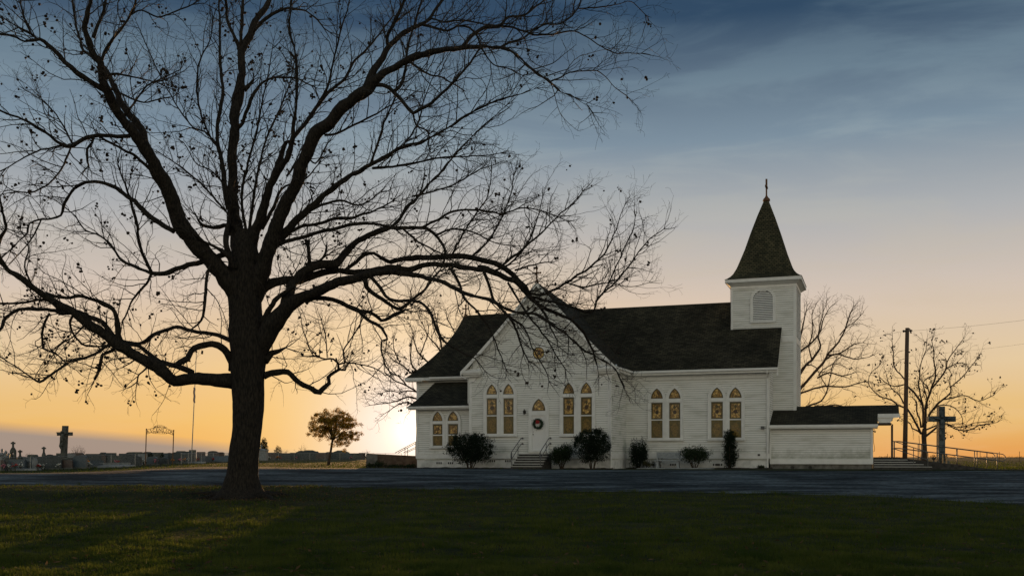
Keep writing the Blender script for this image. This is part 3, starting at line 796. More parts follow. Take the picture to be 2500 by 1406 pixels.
q = MB(); q.lathe([(.03, 0), (.03, .02)], (dcx-da+.11, -.06, UP(1300, 1054, 0)[1]), 8); q.build('deadbolt', M_DARK, dor)
q = MB(); q.blob((dcx-da+.11, -.10, UP(1300, 1060, 0)[1]), .035)
q.tube([(dcx-da+.11, -.045, UP(1300, 1060, 0)[1]), (dcx-da+.11, -.09, UP(1300, 1060, 0)[1])], .014)
q.build('door_handle', M_DARK, dor)
q = MB(); q.box(dcx-da-.20, dcx+da+.20, -.16, -.0, dbot-.09, dbot-.002); q.box(dcx-da-.18, dcx+da+.18, -.10, -.0, .93, dbot-.092)
cpart(q, 'door_sill', M_TRIM)
# --- wall lamp
ls, lz = UP(1282, 1005, 0)
q = MB(); q.box(ls-.05, ls+.05, -.05, -.026, lz-.12, lz+.10); q.tube([(ls, -.05, lz+.02), (ls, -.15, lz+.03)], .015)
lam = cpart(q, 'wall_lamp', M_DARK)
q = MB(); q.lathe([(.02, -.16), (.06, -.12), (.085, .04), (.03, .10), (.02, .16)], (ls, -.17, lz), 8); q.build('lantern', M_DARK, lam)
# --- crawl-space vents in the foundation, plumbing box, wall vent
vents = [(1072, 1130, 1.2), (1100, 1130, 1.2), (1202, 1125, 0), (1240, 1125, 0), (1428, 1126, 0), (1597, 1134, NT), (1643, 1134, NT), (1748, 1134, NT), (1756, 1134, NT)]
for px_, py_, t_ in vents:
    s_, z_ = UP(px_, py_, t_); q = MB()
    for k in range(3):
        q.box(s_-.2+k*.14, s_-.2+k*.14+.11, t_+.012, t_+.03, z_-.08, z_+.09)
        q.box(s_-.19+k*.14, s_-.19+k*.14+.09, t_+.008, t_+.0115, z_-.06, z_+.07, 1)
    cpart(q, 'foundation_vent', [M_TRIM, M_STAIR])
s_, z_ = UP(1862, 1043.5, NT); q = MB(); q.box(s_-.10, s_+.10, NT-.12, NT-.02, z_-.09, z_+.09); q.tube([(s_+.1, NT-.07, z_), (s_+.42, NT-.07, z_-.01), (s_+.36, NT-.05, .9)], .012)
cpart(q, 'meter_box', M_RAIL)
s_, z_ = UP(1853, 1110, NT); q = MB(); q.box(s_-.1, s_+.1, NT-.06, NT-.0, z_-.09, z_+.09); q.box(s_-.07, s_+.07, NT-.063, NT-.0605, z_-.06, z_+.06, 1)
cpart(q, 'wall_vent', [M_TRIM, M_STAIR])
# --- front stair with two handrails
lt = UP(1313, 1107, -.25)[1]
nst = 6; rise = lt/nst; run = .285
xa, xb = UP(1273, 1107, -.3)[0]-.03, UP(1342, 1107, -.3)[0]+.03
q = MB()
for k in range(nst):
    z1 = lt-k*rise; t1 = -.70-(k)*run; t0 = -.03 if k == 0 else -.70-(k-1)*run
    q.box(xa, xb, t1, t0-.0005, -.3, z1-.035, 0)
    q.box(xa-.02, xb+.02, t1-.03, t0-.0305, z1-.034, z1, 1)
st_ = cpart(q, 'front_steps', [M_STAIR, M_NOSE])
for sx in (xa+.04, xb-.04-.0):
    q = MB()
    tb = -.70-(nst-1)*run+.05
    top = (sx, -.45, lt+.92); bot = (sx, tb, .92+.08)
    q.tube([(sx, -.12, lt+.93), (sx, -.38, lt+.93), (sx, tb, .98), (sx, tb-.12, .88), (sx, tb-.12, .62), (sx, tb, .56), (sx, -.38, lt+.60), (sx, -.12, lt+.60)], .024, 8)
    q.tube([(sx, tb, -.1), (sx, tb, .98)], .024, 8); q.tube([(sx, -.95, lt-.2), (sx, -.95, lt+.60)], .022, 8)
    q.tube([(sx, -.12, lt+.93), (sx, -.10, lt+.93)], .06, 8); q.tube([(sx, -.12, lt+.60), (sx, -.10, lt+.60)], .06, 8)
    cpart(q, 'handrail', M_RAIL, smooth=True)

# --- tower
TS0, TS1, TT0, TT1 = 6.14, 10.03, 6.6, 10.42
TW = MB()
ztop = 11.45
clap(TW, (0, TT0, 0), X, (0, -1, 0), .9, ztop, const(TS0), const(TS1)); clap(TW, (TS1, 0, 0), Yv, X, .9, ztop, const(TT0), const(TT1))
clap(TW, (TS0, 0, 0), Yv, (-1, 0, 0), 8.2, ztop, const(TT0), const(TT1))
TW.box(TS0+.002, TS1-.002, TT0+.002, TT1-.002, -.5, ztop)
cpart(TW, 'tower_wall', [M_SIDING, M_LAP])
q = MB()
for s0, s1, t0, t1 in ((TS0-.035, TS0+.1, TT0-.04, TT0), (TS1-.14, TS1+.035, TT0-.04, TT0), (TS1, TS1+.035, TT0+.001, TT0+.14), (TS1, TS1+.035, TT1-.14, TT1)):
    q.box(s0, s1, t0, t1, .9, ztop-.3); cpart(q, 'corner_board', M_TRIM); q = MB()
zb_ = UP(1925, 828, TT0)[1]
q.box(9.2, TS1-.141, TT0-.045, TT0-.0, zb_-.16, zb_+.16); q.box(TS1+.0, TS1+.04, TT0+.141, TT1-.141, zb_-.16, zb_+.16)
q.box(TS0-.04, TS1+.04, TT0-.05, TT0-.0, ztop-.3, ztop); q.box(TS1, TS1+.05, TT0+.001, TT1, ztop-.3, ztop)
q.box(TS0-.045, TS1-.8, TT0-.03, TT0-.0, UP(1840, 796, TT0)[1]-.06, UP(1840, 796, TT0)[1]+.03)
cpart(q, 'tower_band', M_TRIM)
cs, ct = (TS0+TS1)/2, (TT0+TT1)/2
q = MB()
hw = 2.30; ze = 11.72
for x0, x1, y0, y1 in ((-hw, hw, -hw, -hw+.05), (-hw, hw, hw-.05, hw), (-hw, -hw+.05, -hw+.051, hw-.051), (hw-.05, hw, -hw+.051, hw-.051)):
    q.box(cs+x0, cs+x1, ct+y0, ct+y1, ze-.20, ze)
i_ = 1.95
for k in range(4):     # sloping soffit
    R4 = Matrix.Rotation(k*math.pi/2, 3, 'Z')
    pts = [(-hw+.04, -hw+.04, ze-.19), (hw-.04, -hw+.04, ze-.19), (i_, -i_, ze-.42), (-i_, -i_, ze-.42)]
    q.quad(*[tuple(Vector((cs, ct, 0))+R4 @ Vector(p)) for p in pts])
cpart(q, 'tower_eaves', M_TRIM)
# spire
q = MB()
spf = [(2.33, 11.73), (2.20, 11.79), (2.02, 11.93), (1.86, 12.12), (1.66, 12.50), (1.47, 13.02), (1.22, 13.72), (.88, 14.85), (.52, 15.95), (.13, 17.02)]
acc = 0
for (r0, z0), (r1, z1) in zip(spf, spf[1:]):
    ln_ = math.hypot(r1-r0, z1-z0)
    for k in range(4):
        R4 = Matrix.Rotation(k*math.pi/2, 3, 'Z')
        pts = [(-r0, -r0, z0), (r0, -r0, z0), (r1, -r1, z1), (-r1, -r1, z1)]
        q.quad(*[tuple(Vector((cs, ct, 0))+R4 @ Vector(p)) for p in pts], 0, [(-r0, acc), (r0, acc), (r1, acc+ln_), (-r1, acc+ln_)])
    acc += ln_
sp_ = cpart(q, 'spire', [M_SPIRE])
q = MB(); q.lathe([(.20, -.08), (.24, -.02), (.20, .10), (.10, .20), (.06, .30)], (cs, ct, 17.02), 10); q.build('finial_cap', M_RUST, sp_)
q = MB(); q.tube([(cs, ct, 17.1), (cs, ct, 18.35)], .05, 8); q.box(cs-.055, cs+.055, ct-.055, ct+.055, 17.9, 18.38)
q.box(cs-.06, cs+.06, ct-.36, ct+.36, 17.82, 17.93)
q.build('cross', M_RUST, sp_)
# louvred belfry opening
L1 = gothic(TT0, 1838.8, 1887, 709, 0, 731, 740, 760, 783, 702)
lcx, la = L1[0], L1[1]; lzs = L1[3]; lzb = L1[6]; lzp = L1[2]
q = MB(); casing(q, TT0, lcx, la, .17, lzs, lzp-lzs, L1[7]-lzs, lzb, depth=(.08, 0)); q.box(lcx-la-.19, lcx+la+.19, TT0-.11, TT0, lzb-.12, lzb-.005)
lv = cpart(q, 'belfry_louvre', M_TRIM)
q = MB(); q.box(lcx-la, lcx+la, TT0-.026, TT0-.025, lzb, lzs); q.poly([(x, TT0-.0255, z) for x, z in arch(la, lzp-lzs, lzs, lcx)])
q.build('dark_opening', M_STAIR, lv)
q = MB()
nl = 17
Rr = (la*la+(lzp-lzs)**2)/(2*la)
for k in range(nl):
    z = lzb+(lzp-lzb)*k/nl+.02; h = (lzp-lzb)/nl*.60
    zt = z+h
    wd = la if zt < lzs else max(0, la-Rr+math.sqrt(max(0, Rr*Rr-(zt-lzs)**2)))
    if wd > .05: q.hexa([(lcx-wd, TT0-.075, z), (lcx+wd, TT0-.075, z), (lcx+wd, TT0-.065, z+.0), (lcx-wd, TT0-.065, z+.0)],
                        [(lcx-wd, TT0-.04, z+h), (lcx+wd, TT0-.04, z+h), (lcx+wd, TT0-.03, z+h), (lcx-wd, TT0-.03, z+h)])
q.build('slats', M_TRIM, lv)
q = MB(); zc = (UP(1790, 690, TT0)[1]); q.tube([(TS0-.06, TT0-.06, 11.9), (TS0-.06, TT0-.06, 8.35), (TS0+.1, TT0-.06, 8.22), (TS1-.9, TT0-.06, 8.22)], .012, 5)
cpart(q, 'lightning_cable', M_DARK)
# --- crosses on the two gables
def small_cross(s, t, z0, h, w, name='cross'):
    q = MB(); r = .035
    q.box(s-r, s+r, t-r, t+r, z0, z0+h); q.box(s-w, s-r, t-r, t+r, z0+h*.62, z0+h*.62+2*r); q.box(s+r, s+w, t-r, t+r, z0+h*.62, z0+h*.62+2*r)
    for dx, dz in ((-w-.03, h*.62), (w-.03, h*.62)): q.box(s+dx, s+dx+.06, t-r-.01, t+r+.01, z0+dz-.02, z0+dz+2*r+.02)
    q.box(s-.06, s+.06, t-.06, t+.06, z0+h-.04, z0+h+.06)
    q.lathe([(.14, -.12), (.10, .05), (.04, .12)], (s, t, z0), 8)
    return cpart(q, name, M_RUST)
small_cross(TC, -.3, PK, .80, .24)
small_cross(-12.6, 8.5, RZ, .70, .20)

# --- annex with the porch roof
AT = 4.5
AS1 = UP(2130, 1100, AT)[0]
q = MB()
clap(q, (0, AT, 0), X, (0, -1, 0), .56, 2.42, const(8.7), const(AS1-.12)); clap(q, (AS1, 0, 0), Yv, X, .56, 2.42, const(AT), const(9.5))
q.box(8.7, AS1-.002, AT+.002, 9.5, .3, 2.42)
q.poly([(AS1-.004, AT+.0, 2.4), (AS1-.004, 9.5, 2.4), (AS1-.004, 9.5, 2.5), (AS1-.004, 7.2, 3.6), (AS1-.004, AT, 2.5)])
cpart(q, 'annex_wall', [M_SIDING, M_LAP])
q = MB(); q.box(8.68, AS1+.03, AT-.04, AT+.0, .26, .56); q.box(AS1-.11, AS1+.03, AT-.035, AT, .561, 2.42); q.box(AS1, AS1+.04, AT+.001, 9.5, .26, .56)
q.box(8.68, 8.76, AT-.03, AT, .561, 2.42)
cpart(q, 'annex_trim', M_TRIM)
q = MB(); q.box(8.7, AS1-.05, AT+.06, 9.4, -.6, .26); q.prism([(9.98+.12*math.cos(k*.785), .06+.09*math.sin(k*.785)) for k in range(8)], AT+.05, AT+.058, 1)
q.tube([(11.0, AT+.05, .06), (11.0, AT+.075, .06)], .11, 10, 1)
cpart(q, 'annex_foundation', [M_CONC, M_STAIR])
RT, RZA, ET, EZ = 7.2, 3.80, 4.15, 2.56
slope = (RZA-EZ)/(RT-ET)
AR = UP(2143, 1040, ET)[0]; PR = UP(2195, 1000, 6.0)[0]; PT = 5.75; PZ = RZA-(RT-PT)*slope
q = MB()
def flat(mb, pts, th=.1, m=0, m2=1):
    ss = [(p[0], (p[1]-ET)/math.cos(math.atan(slope))) for p in pts]
    mb.poly(pts, m, ss)
    lo_ = [(p[0], p[1], p[2]-th) for p in pts]; mb.poly(list(reversed(lo_)), m2)
    for i in range(len(pts)):
        j = (i+1) % len(pts); mb.quad(pts[i], lo_[i], lo_[j], pts[j], m2)
flat(q, [(8.67, ET, EZ), (AR, ET, EZ), (AR, PT, PZ), (PR, PT, PZ), (PR, RT, RZA), (8.67, RT, RZA)])
flat(q, [(8.67, RT, RZA), (PR, RT, RZA), (PR, 2*RT-PT, PZ), (AR, 2*RT-PT, PZ), (AR, 2*RT-ET, EZ), (8.67, 2*RT-ET, EZ)])
cpart(q, 'annex_roof', [M_ROOF, M_SOFFIT])
q = MB()
q.box(8.7, AR+.02, ET-.04, ET-.001, EZ-.14, EZ+.01); q.box(8.7, AR-.05, ET, AT-.0, EZ-.2, EZ-.11)
q.box(AR+.0, PR+.03, PT-.045, PT-.001, PZ-.22, PZ+.01); q.box(PR, PR+.04, PT, 2*RT-PT, PZ-.22, PZ-.06)
bz = PZ-.22
q.hexa([(AR+.05, PT+.02, bz-.30), (PR-.50, PT+.02, bz-.30), (PR-.50, PT+.2, bz-.30), (AR+.05, PT+.2, bz-.30)],
       [(AR-.02, PT+.02, bz), (PR-.30, PT+.02, bz), (PR-.30, PT+.2, bz), (AR-.02, PT+.2, bz)])
q.box(AS1, PR-.35, PT+.2, 2*RT-PT-.1, bz-.12, bz-.06)
q.poly([(AR-.01, ET+.02, EZ-.1), (AR-.01, PT, PZ-.1), (AR-.01, PT, EZ-.1)])
cpart(q, 'annex_eaves', M_TRIM)
q = MB()
q.box(AR+.0, PR-.42, PT+.03, 2*RT-PT-.05, bz-.38, bz-.302)
cpart(q, 'porch_beam', M_POLE)
DZ = .66
for px_, tt in ((2178.5, PT+.12), (2178.5, 8.4)):
    s_ = UP(px_, 1060, PT+.12)[0]; q = MB()
    q.box(s_-.045, s_+.045, tt-.045, tt+.045, DZ, bz-.381)
    cpart(q, 'porch_post', M_POLE)
q = MB(); zl = UP(2133, 1048, AT)[1]
q.tube([(AS1, AT+.12, 2.3), (AS1+.12, AT+.12, 2.28), (AS1+.13, AT+.12, 2.2)], .015, 6); q.blob((AS1+.14, AT+.12, 2.14), .06); q.blob((AS1+.06, AT+.2, 2.18), .05)
q.tube([(AS1+.06, AT+.1, 2.1), (AS1+.05, AT+.1, 1.6), (AS1+.12, AT+.1, 1.2), (AS1+.1, AT+.1, 1.0), (AS1+.03, AT+.1, 1.0)], .012, 5)
cpart(q, 'porch_light', M_DARK)
# --- side steps and deck
q = MB(); nk = 5; r_ = DZ/nk
dx0 = AS1+.05
for k in range(nk):
    z1 = DZ-k*r_; t1 = 5.2-k*.30; t0 = 9.4 if k == 0 else 5.2-(k-1)*.30
    xr = UP(2195, 1116, 5.2)[0]+.02+k*.42 if k else UP(2195, 1116, 5.2)[0]+.02
    q.box(dx0, xr, t1, t0-.0005, -.3, z1-.03, 0)
    q.box(dx0+.04, xr+.02, t1-.03, t0-.031, z1-.029, z1, 1 if k else 0)
    if k: q.box(xr-.001, xr+.0, t1, t1+.01, -.3, z1-.03, 0)
cpart(q, 'side_steps', [M_STAIR, M_NOSE])
dr = UP(2195, 1116, 5.2)[0]
re = UP(2440, 1146, 5.2)[0]
q = MB(); q.hexa([(dr+.03, 5.3, -.4), (re, 5.3, -.4), (re, 6.8, -.4), (dr+.03, 6.8, -.4)], [(dr+.03, 5.3, DZ-.02), (re, 5.3, -.06), (re, 6.8, -.06), (dr+.03, 6.8, DZ-.02)])
cpart(q, 'ramp', M_STAIR)
def rz2(s): return DZ+( -.06-DZ)*(s-dr)/(re-dr)
for tt, st0, sh in ((5.36, 0, 0), (6.74, .0, .4)):
    q = MB(); a0 = dr-.25; a1 = re+.2-sh
    pts = [(a0, tt, DZ+.93)] + [(s, tt, rz2(s)+.93) for s in (dr, a1-.5)] + [(a1, tt, rz2(a1)+.92), (a1+.12, tt, rz2(a1)+.8), (a1+.12, tt, rz2(a1)+.62), (a1, tt, rz2(a1)+.52)]
    pts += [(a1-.5, tt, rz2(a1-.5)+.53), (dr, tt, DZ+.53), (a0, tt, DZ+.53)]
    q.tube(pts, .024, 8)
    q.tube([(a0, tt, DZ+.93), (a0, tt, DZ-.1)], .024, 8)
    k = 5
    for i in range(1, k+1):
        s = dr+(a1-.3-dr)*i/k+(.3 if tt > 6 else 0)*(i < k); q.tube([(s, tt, rz2(s)+.93), (s, tt, rz2(s)-.1)], .024, 8)
    cpart(q, 'ramp_rail', M_RAIL, smooth=True)
q = MB(); s0 = UP(2178, 1080, 5.15)[0]; s1 = dr+1.5
for zz in (.93, .50): q.tube([(s0, 5.12, DZ+zz), (s0+.1, 5.05, DZ+zz), (s1-.12, 4.05, zz+.06), (s1-.0, 4.0, zz-.02)], .024, 8)
q.tube([(s0, 5.12, DZ+.93), (s0, 5.12, DZ-.1)], .024, 8); q.tube([(s1, 4.0, .91), (s1, 4.0, -.1)], .024, 8); q.tube([((s0+s1)/2+.2, 4.45, .6+.6), ((s0+s1)/2+.2, 4.45, 0)], .022, 8)
cpart(q, 'handrail', M_RAIL, smooth=True)

# --- wreath on the door (hangs on it: a thing of its own)
rng = random.Random(5)
ws, wz = UP(1313, 1034.4, -.12)
wr = thing('wreath', 'dark evergreen wreath with red bow hanging on the white church door', 'wreath', W(ws, -.12, wz), -TH)
q = MB()
for i in range(520):
    a = rng.uniform(0, 2*math.pi); r = .25+rng.gauss(0, .045); o = Vector((math.cos(a)*r, rng.uniform(-.07, .05), math.sin(a)*r))
    d = Vector((math.cos(a), 0, math.sin(a)))*rng.uniform(-.2, 1)+Vector((rng.gauss(0, .6), rng.gauss(0, .4), rng.gauss(0, .6))); d.normalize()
    L = rng.uniform(.06, .12); sd = d.cross(Vector((0, 1, 0))).normalized()*.012
    q.poly([o-sd, o+sd, o+d*L])
q.tube([(math.cos(k*math.pi/8)*.25, 0, math.sin(k*math.pi/8)*.25) for k in range(17)], .06, 6, cap=False)
q.build('greenery', M_WREATH, wr)
q = MB()
q.hexa([(-.10, -.12, .02), (.02, -.12, .02), (.02, -.08, .02), (-.10, -.08, .02)], [(-.08, -.12, .22), (.04, -.12, .22), (.04, -.08, .22), (-.08, -.08, .22)])
q.hexa([(-.02, -.12, .00), (.12, -.12, .03), (.12, -.08, .03), (-.02, -.08, .0)], [(.03, -.12, .18), (.13, -.12, .2), (.13, -.08, .2), (.03, -.08, .18)])
q.blob((-.01, -.12, .12), .05); q.build('bow', M_BOW, wr)
q = MB(); q.hexa([(-.06, -.13, -.16), (-.02, -.13, -.18), (-.02, -.11, -.18), (-.06, -.11, -.16)], [(-.05, -.13, .0), (.0, -.13, .0), (.0, -.11, .0), (-.05, -.11, .0)]); q.build('ribbon', M_BOWW, wr)

# --- bench and pad, planting bed
bs, _ = UP(1630, 1120, 2.9)
gz = G(W(bs, 2.9).x, W(bs, 2.9).y)-CO.z
bl = MB(); bl.prism([(-1.75, .02), (1.9, .02), (2.3, .0), (2.3, -.15), (-2.2, -.15), (-2.2, .0)], -.95, .6)
pad = bl.build('concrete_pad', M_BENCH, loc=W(bs+.5, 2.9, gz+.03)); pad.rotation_euler = (0, 0, -TH)
tag(pad, 'pale concrete pad on the ground under the garden bench', 'concrete pad')
be = thing('garden_bench', 'grey concrete bench against the church wall between two shrubs', 'bench', W(bs, 3.0, gz+.05), -TH)
q = MB(); q.box(-.82, .82, -.25, .2, .43, .50); q.build('seat', M_BENCH, be)
q = MB(); q.box(-.74, .74, .2, .27, .62, .95); q.box(-.70, -.62, .2, .26, .5, .62); q.box(.62, .70, .2, .26, .5, .62)
bk = q.build('backrest', M_BENCH, be)
for sx in (-.62, .62):
    q = MB(); q.hexa([(sx-.07, -.2, 0), (sx+.07, -.2, 0), (sx+.07, .2, 0), (sx-.07, .2, 0)], [(sx-.05, -.16, .43), (sx+.05, -.16, .43), (sx+.05, .16, .43), (sx-.05, .16, .43)]); q.build('leg', M_BENCH, be)
q = MB(); rr = random.Random(3)
for s_a, s_b, ta, tb in ((-8.9, -5.6, -.75, -.04), (-2.9, .3, -.75, -.04), (.2, 8.9, NT-1.15, NT-.04), (-13.1, -8.95, .55, 1.16)):
    n1 = 60
    rows = []
    for i in range(n1+1):
        s = s_a+(s_b-s_a)*i/n1; row = []
        for j in range(5):
            t = ta+(tb-ta)*j/4 + (rr.uniform(-.12, .12) if j == 0 else 0)
            w = W(s, t); z = G(w.x, w.y)-CO.z+(.0 if j == 0 else .05+.05*noise.noise(Vector((s*2, t*3, 0))))
            row.append((s, t, z))
        rows.append(row)
    for i in range(n1):
        for j in range(4): q.quad(rows[i][j], rows[i+1][j], rows[i+1][j+1], rows[i][j+1])
bed = q.build('planting_bed', M_MULCH, smooth=True); bed.location = CO; bed.rotation_euler = (0, 0, -TH); tag(bed, kind='structure')

# ------------------------------------------------------------------ trees
def PL(sx): return [tuple(float(v) for v in p.split(',')) for p in sx.split()]
def catmull(pts, step):
    if len(pts) < 3: pts = [pts[0]]+[tuple((a+b)/2 for a, b in zip(pts[0], pts[-1]))]+[pts[-1]]
    P = [tuple(2*a-b for a, b in zip(pts[0], pts[1]))]+list(pts)+[tuple(2*a-b for a, b in zip(pts[-1], pts[-2]))]
    res = []
    for i in range(1, len(P)-2):
        p0, p1, p2, p3 = P[i-1:i+3]
        n_ = max(1, int(math.hypot(p2[0]-p1[0], p2[1]-p1[1])/step))
        for k in range(n_):
            t = k/n_
            res.append(tuple(.5*((2*b)+(c-a)*t+(2*a-5*b+4*c-d)*t*t+(3*b-a-3*c+d)*t**3) for a, b, c, d in zip(p0, p1, p2, p3)))
    res.append(tuple(pts[-1])); return res
class Twigs:
    def __init__(s, rng): s.mb = MB(); s.rng = rng; s.tips = []; s.count = 0
    def grow(s, p, d, L, r, lv, cfg, upv):
        rng = s.rng; seg = cfg['seg'][lv]; n_ = max(2, int(L/seg)); seg = L/n_
        pts = [p.copy()]; rad = [r]; d = d.copy(); k = cfg['wig'][lv]
        kids = []
        for i in range(n_):
            d = d+Vector((rng.gauss(0, k), rng.gauss(0, k), rng.gauss(0, k)))+upv*cfg['up'][lv]
            d.normalize(); p = p+d*seg; pts.append(p); f = (i+1)/n_; rad.append(max(r*(1-.65*f), cfg['rmin']))
            if lv < len(cfg['seg'])-1 and i >= 0 and rng.random() < cfg['prob'][lv]:
                kids.append((p.copy(), d.copy(), f, rad[-1]))
        s.mb.tube(pts, rad, 3 if r < .012*cfg['sc'] else (4 if r < .03*cfg['sc'] else 5), cap=False); s.count += 1
        if lv >= len(cfg['seg'])-2: s.tips.append(p)
        for q, dd, f, rr in kids:
            ax = Vector((rng.gauss(0, 1), rng.gauss(0, 1), rng.gauss(0, 1))); ax = (ax-dd*ax.dot(dd)).normalized()
            nd_ = (dd*rng.uniform(.4, .9)+ax*rng.uniform(.6, 1.0)+upv*.12).normalized()
            lo, hi = cfg['len'][lv+1]
            s.grow(q, nd_, rng.uniform(lo, hi)*(1.1-.55*f), min(rr*.7, cfg['r'][lv+1]), lv+1, cfg, upv)
def traced_tree(name, label, trunk, limbs, Y0, seed, cfg, bark, twig, husk=0, group=None, drift=.45, base=None, root=None, trunk_detail=28, flare=True):
    rng = random.Random(seed)
    t = thing(name, label, 'tree', base if base else ground_at(trunk[0][0], Y0), 0, group)
    org = t.location.copy()
    placed = []
    # trunk
    tp = catmull(trunk, 6 if trunk_detail > 12 else 4)
    pts = [at(x, y, Y0) for x, y, w in tp]; rad = [w/2/F*Y0 for x, y, w in tp]
    mb = MB(); rings = []
    for k, (p, r) in enumerate(zip(pts, rad)):
        ring_ = []
        low = max(0, 1-(p.z-pts[0].z)/(.9*Y0/36)) if flare else 0
        for j in range(trunk_detail):
            a = 2*math.pi*j/trunk_detail
            c = math.cos(a); s_ = math.sin(a)
            rr = .955*r*(1+.04*noise.noise(Vector((c*2.3, s_*2.3, p.z*.8)))*2+.035*noise.noise(Vector((c*9, s_*9, p.z*2.2)))+low*low*.16*max(0, math.sin(a*5+1.1)))
            ring_.append(mb.vert((p.x-org.x+rr*c, p.y-org.y+rr*s_, p.z-org.z-(.25 if k == 0 else 0))))
        rings.append(ring_)
    for a_, b_ in zip(rings, rings[1:]):
        for j in range(trunk_detail): mb.f.append((a_[j], a_[(j+1) % trunk_detail], b_[(j+1) % trunk_detail], b_[j])); mb.mi.append(0)
    mb.face(rings[-1])
    mb.build('trunk', bark, t, smooth=True)
    if flare:
        for i in range(9):
            a = i*.70+rng.uniform(-.2, .2); L = rng.uniform(.7, 1.7); q = MB(); pp = []
            for k in range(8):
                f = k/7; aa = a+.25*math.sin(f*3+i); r_ = .55+L*f; x_, y_ = org.x+math.cos(aa)*r_, org.y+math.sin(aa)*r_
                pp.append((x_-org.x, y_-org.y, G(x_, y_)-org.z+.10*(1-f)**2-.03*f+.02*noise.noise(Vector((i*3.3, f*4, 0)))))
            q.tube(pp, [.17*(1-.75*k/7) for k in range(8)], 8); q.build('root', bark, t, smooth=True)
    for x, y, w in tp: placed.append((x, y, Y0, w))
    tw = Twigs(rng)
    sgn = 1
    crown_c = at(trunk[-1][0], trunk[-1][1], Y0)
    for li, limb in enumerate(limbs):
        x0, y0 = limb[0][0], limb[0][1]
        # nearest already placed point gives the depth of the fork
        best = min(placed, key=lambda q: (q[0]-x0)**2+(q[1]-y0)**2)
        Ys = best[2]
        cp = catmull(limb, 9)
        Lpx = sum(math.hypot(b[0]-a[0], b[1]-a[1]) for a, b in zip(cp, cp[1:]))
        sgn = -sgn
        room = drift*rng.uniform(.5, 1.0)*sgn
        if Ys-Y0 > 6*Y0/36: room = -abs(room)
        if Ys-Y0 < -6*Y0/36: room = abs(room)
        tot = room*Lpx/F*Y0
        acc = 0; wp = []; ph = rng.uniform(0, 10)
        for k, (x, y, w) in enumerate(cp):
            if k: acc += math.hypot(x-cp[k-1][0], y-cp[k-1][1])
            f = acc/max(Lpx, 1)
            Y = Ys+tot*(f**1.1)+.25*math.sin(ph+f*7)*f*(Y0/36)
            jx = noise.noise(Vector((acc*.05, li*7.1, 0)))*min(2.4, w*.4+.8); jy = noise.noise(Vector((acc*.05, li*7.1, 5)))*min(2.4, w*.4+.8)
            x2, y2 = (x+jx*min(1, k/3), y+jy*min(1, k/3))
            placed.append((x2, y2, Y, w)); wp.append((at(x2, y2, Y)-org, max(w, 1.2)/2/F*Y, w))
        n_ = 16 if limb[0][2] > 25 else (10 if limb[0][2] > 12 else (7 if limb[0][2] > 6 else 5))
        mb = MB()
        rs = []
        for k, (p, r, w) in enumerate(wp):
            rs.append(r*(1+.16*noise.noise(Vector((p.x*2.1*36/Y0, p.z*2.1*36/Y0, li)))))
        mb.tube([q[0] for q in wp], rs, n_)
        if n_ >= 10:
            for k, v in enumerate(mb.v):
                q = Vector(v); o = noise.noise(q*5.0*36/Y0)*.02*Y0/36*min(1.5, limb[0][2]/20); c = wp[min(k//n_, len(wp)-1)][0]
                dd = (q-c); 
                if dd.length > 1e-4: mb.v[k] = tuple(q+dd.normalized()*o)
        mb.build('limb', bark, t, smooth=True)
        # side shoots
        sp_ = cfg['every']; dist = rng.uniform(.1, .5)*sp_
        for k in range(1, len(wp)):
            p0, p1 = wp[k-1][0], wp[k][0]; dist -= (p1-p0).length
            w = wp[k][2]
            if dist <= 0 and w < cfg['maxw']:
                f = k/len(wp); dist = sp_*rng.uniform(.5, 1.5)*(1 if w < 9*cfg['wpx'] else 1.7)
                tg = (p1-p0).normalized()
                ax = Vector((rng.gauss(0, 1), rng.gauss(0, 1), rng.gauss(0, 1))); ax = (ax-tg*ax.dot(tg)).normalized()
                out_ = (p1-(crown_c-org)).normalized()
                d = (tg*rng.uniform(.25, .8)+ax*rng.uniform(.5, .9)+Vector((0, 0, 1))*cfg['shoot_up']+out_*.25).normalized()
                lo, hi = cfg['len'][0]
                tw.grow(p1, d, rng.uniform(lo, hi)*(1-.3*f), min(wp[k][1]*.62, cfg['r'][0]), 0, cfg, Vector((0, 0, 1)))
        for q in range(cfg['tipn']):
            tg = (wp[-1][0]-wp[-3][0]).normalized(); tg = (tg+Vector((rng.gauss(0, .35), rng.gauss(0, .35), rng.gauss(0, .35)))).normalized()
            tw.grow(wp[-1][0], tg, rng.uniform(*cfg['len'][0])*(.36 if cfg['sc'] == 1.0 else .6), min(wp[-1][1], cfg['r'][0]), 0, cfg, Vector((0, 0, 1)))
    tg_ = tw.mb.build('twigs', twig, t); tg_['kind'] = 'stuff'
    if husk:
        hb = MB(); sc = cfg['sc']
        low = [p for p in tw.tips]
        for _ in range(husk):
            p = rng.choice(low); k = rng.choice((1, 1, 2, 3, 4))
            if husk > 1000 and p.x > 4.5 and rng.random() < .72: continue
            for _ in range(k):
                hb.blob(p+Vector((rng.gauss(0, .05), rng.gauss(0, .05), rng.gauss(-.03, .05)))*sc, rng.uniform(.028, .056)*sc, rng=rng)
        h = hb.build('seed_husks', M_HUSK, t); h['kind'] = 'stuff'
    return t, tw

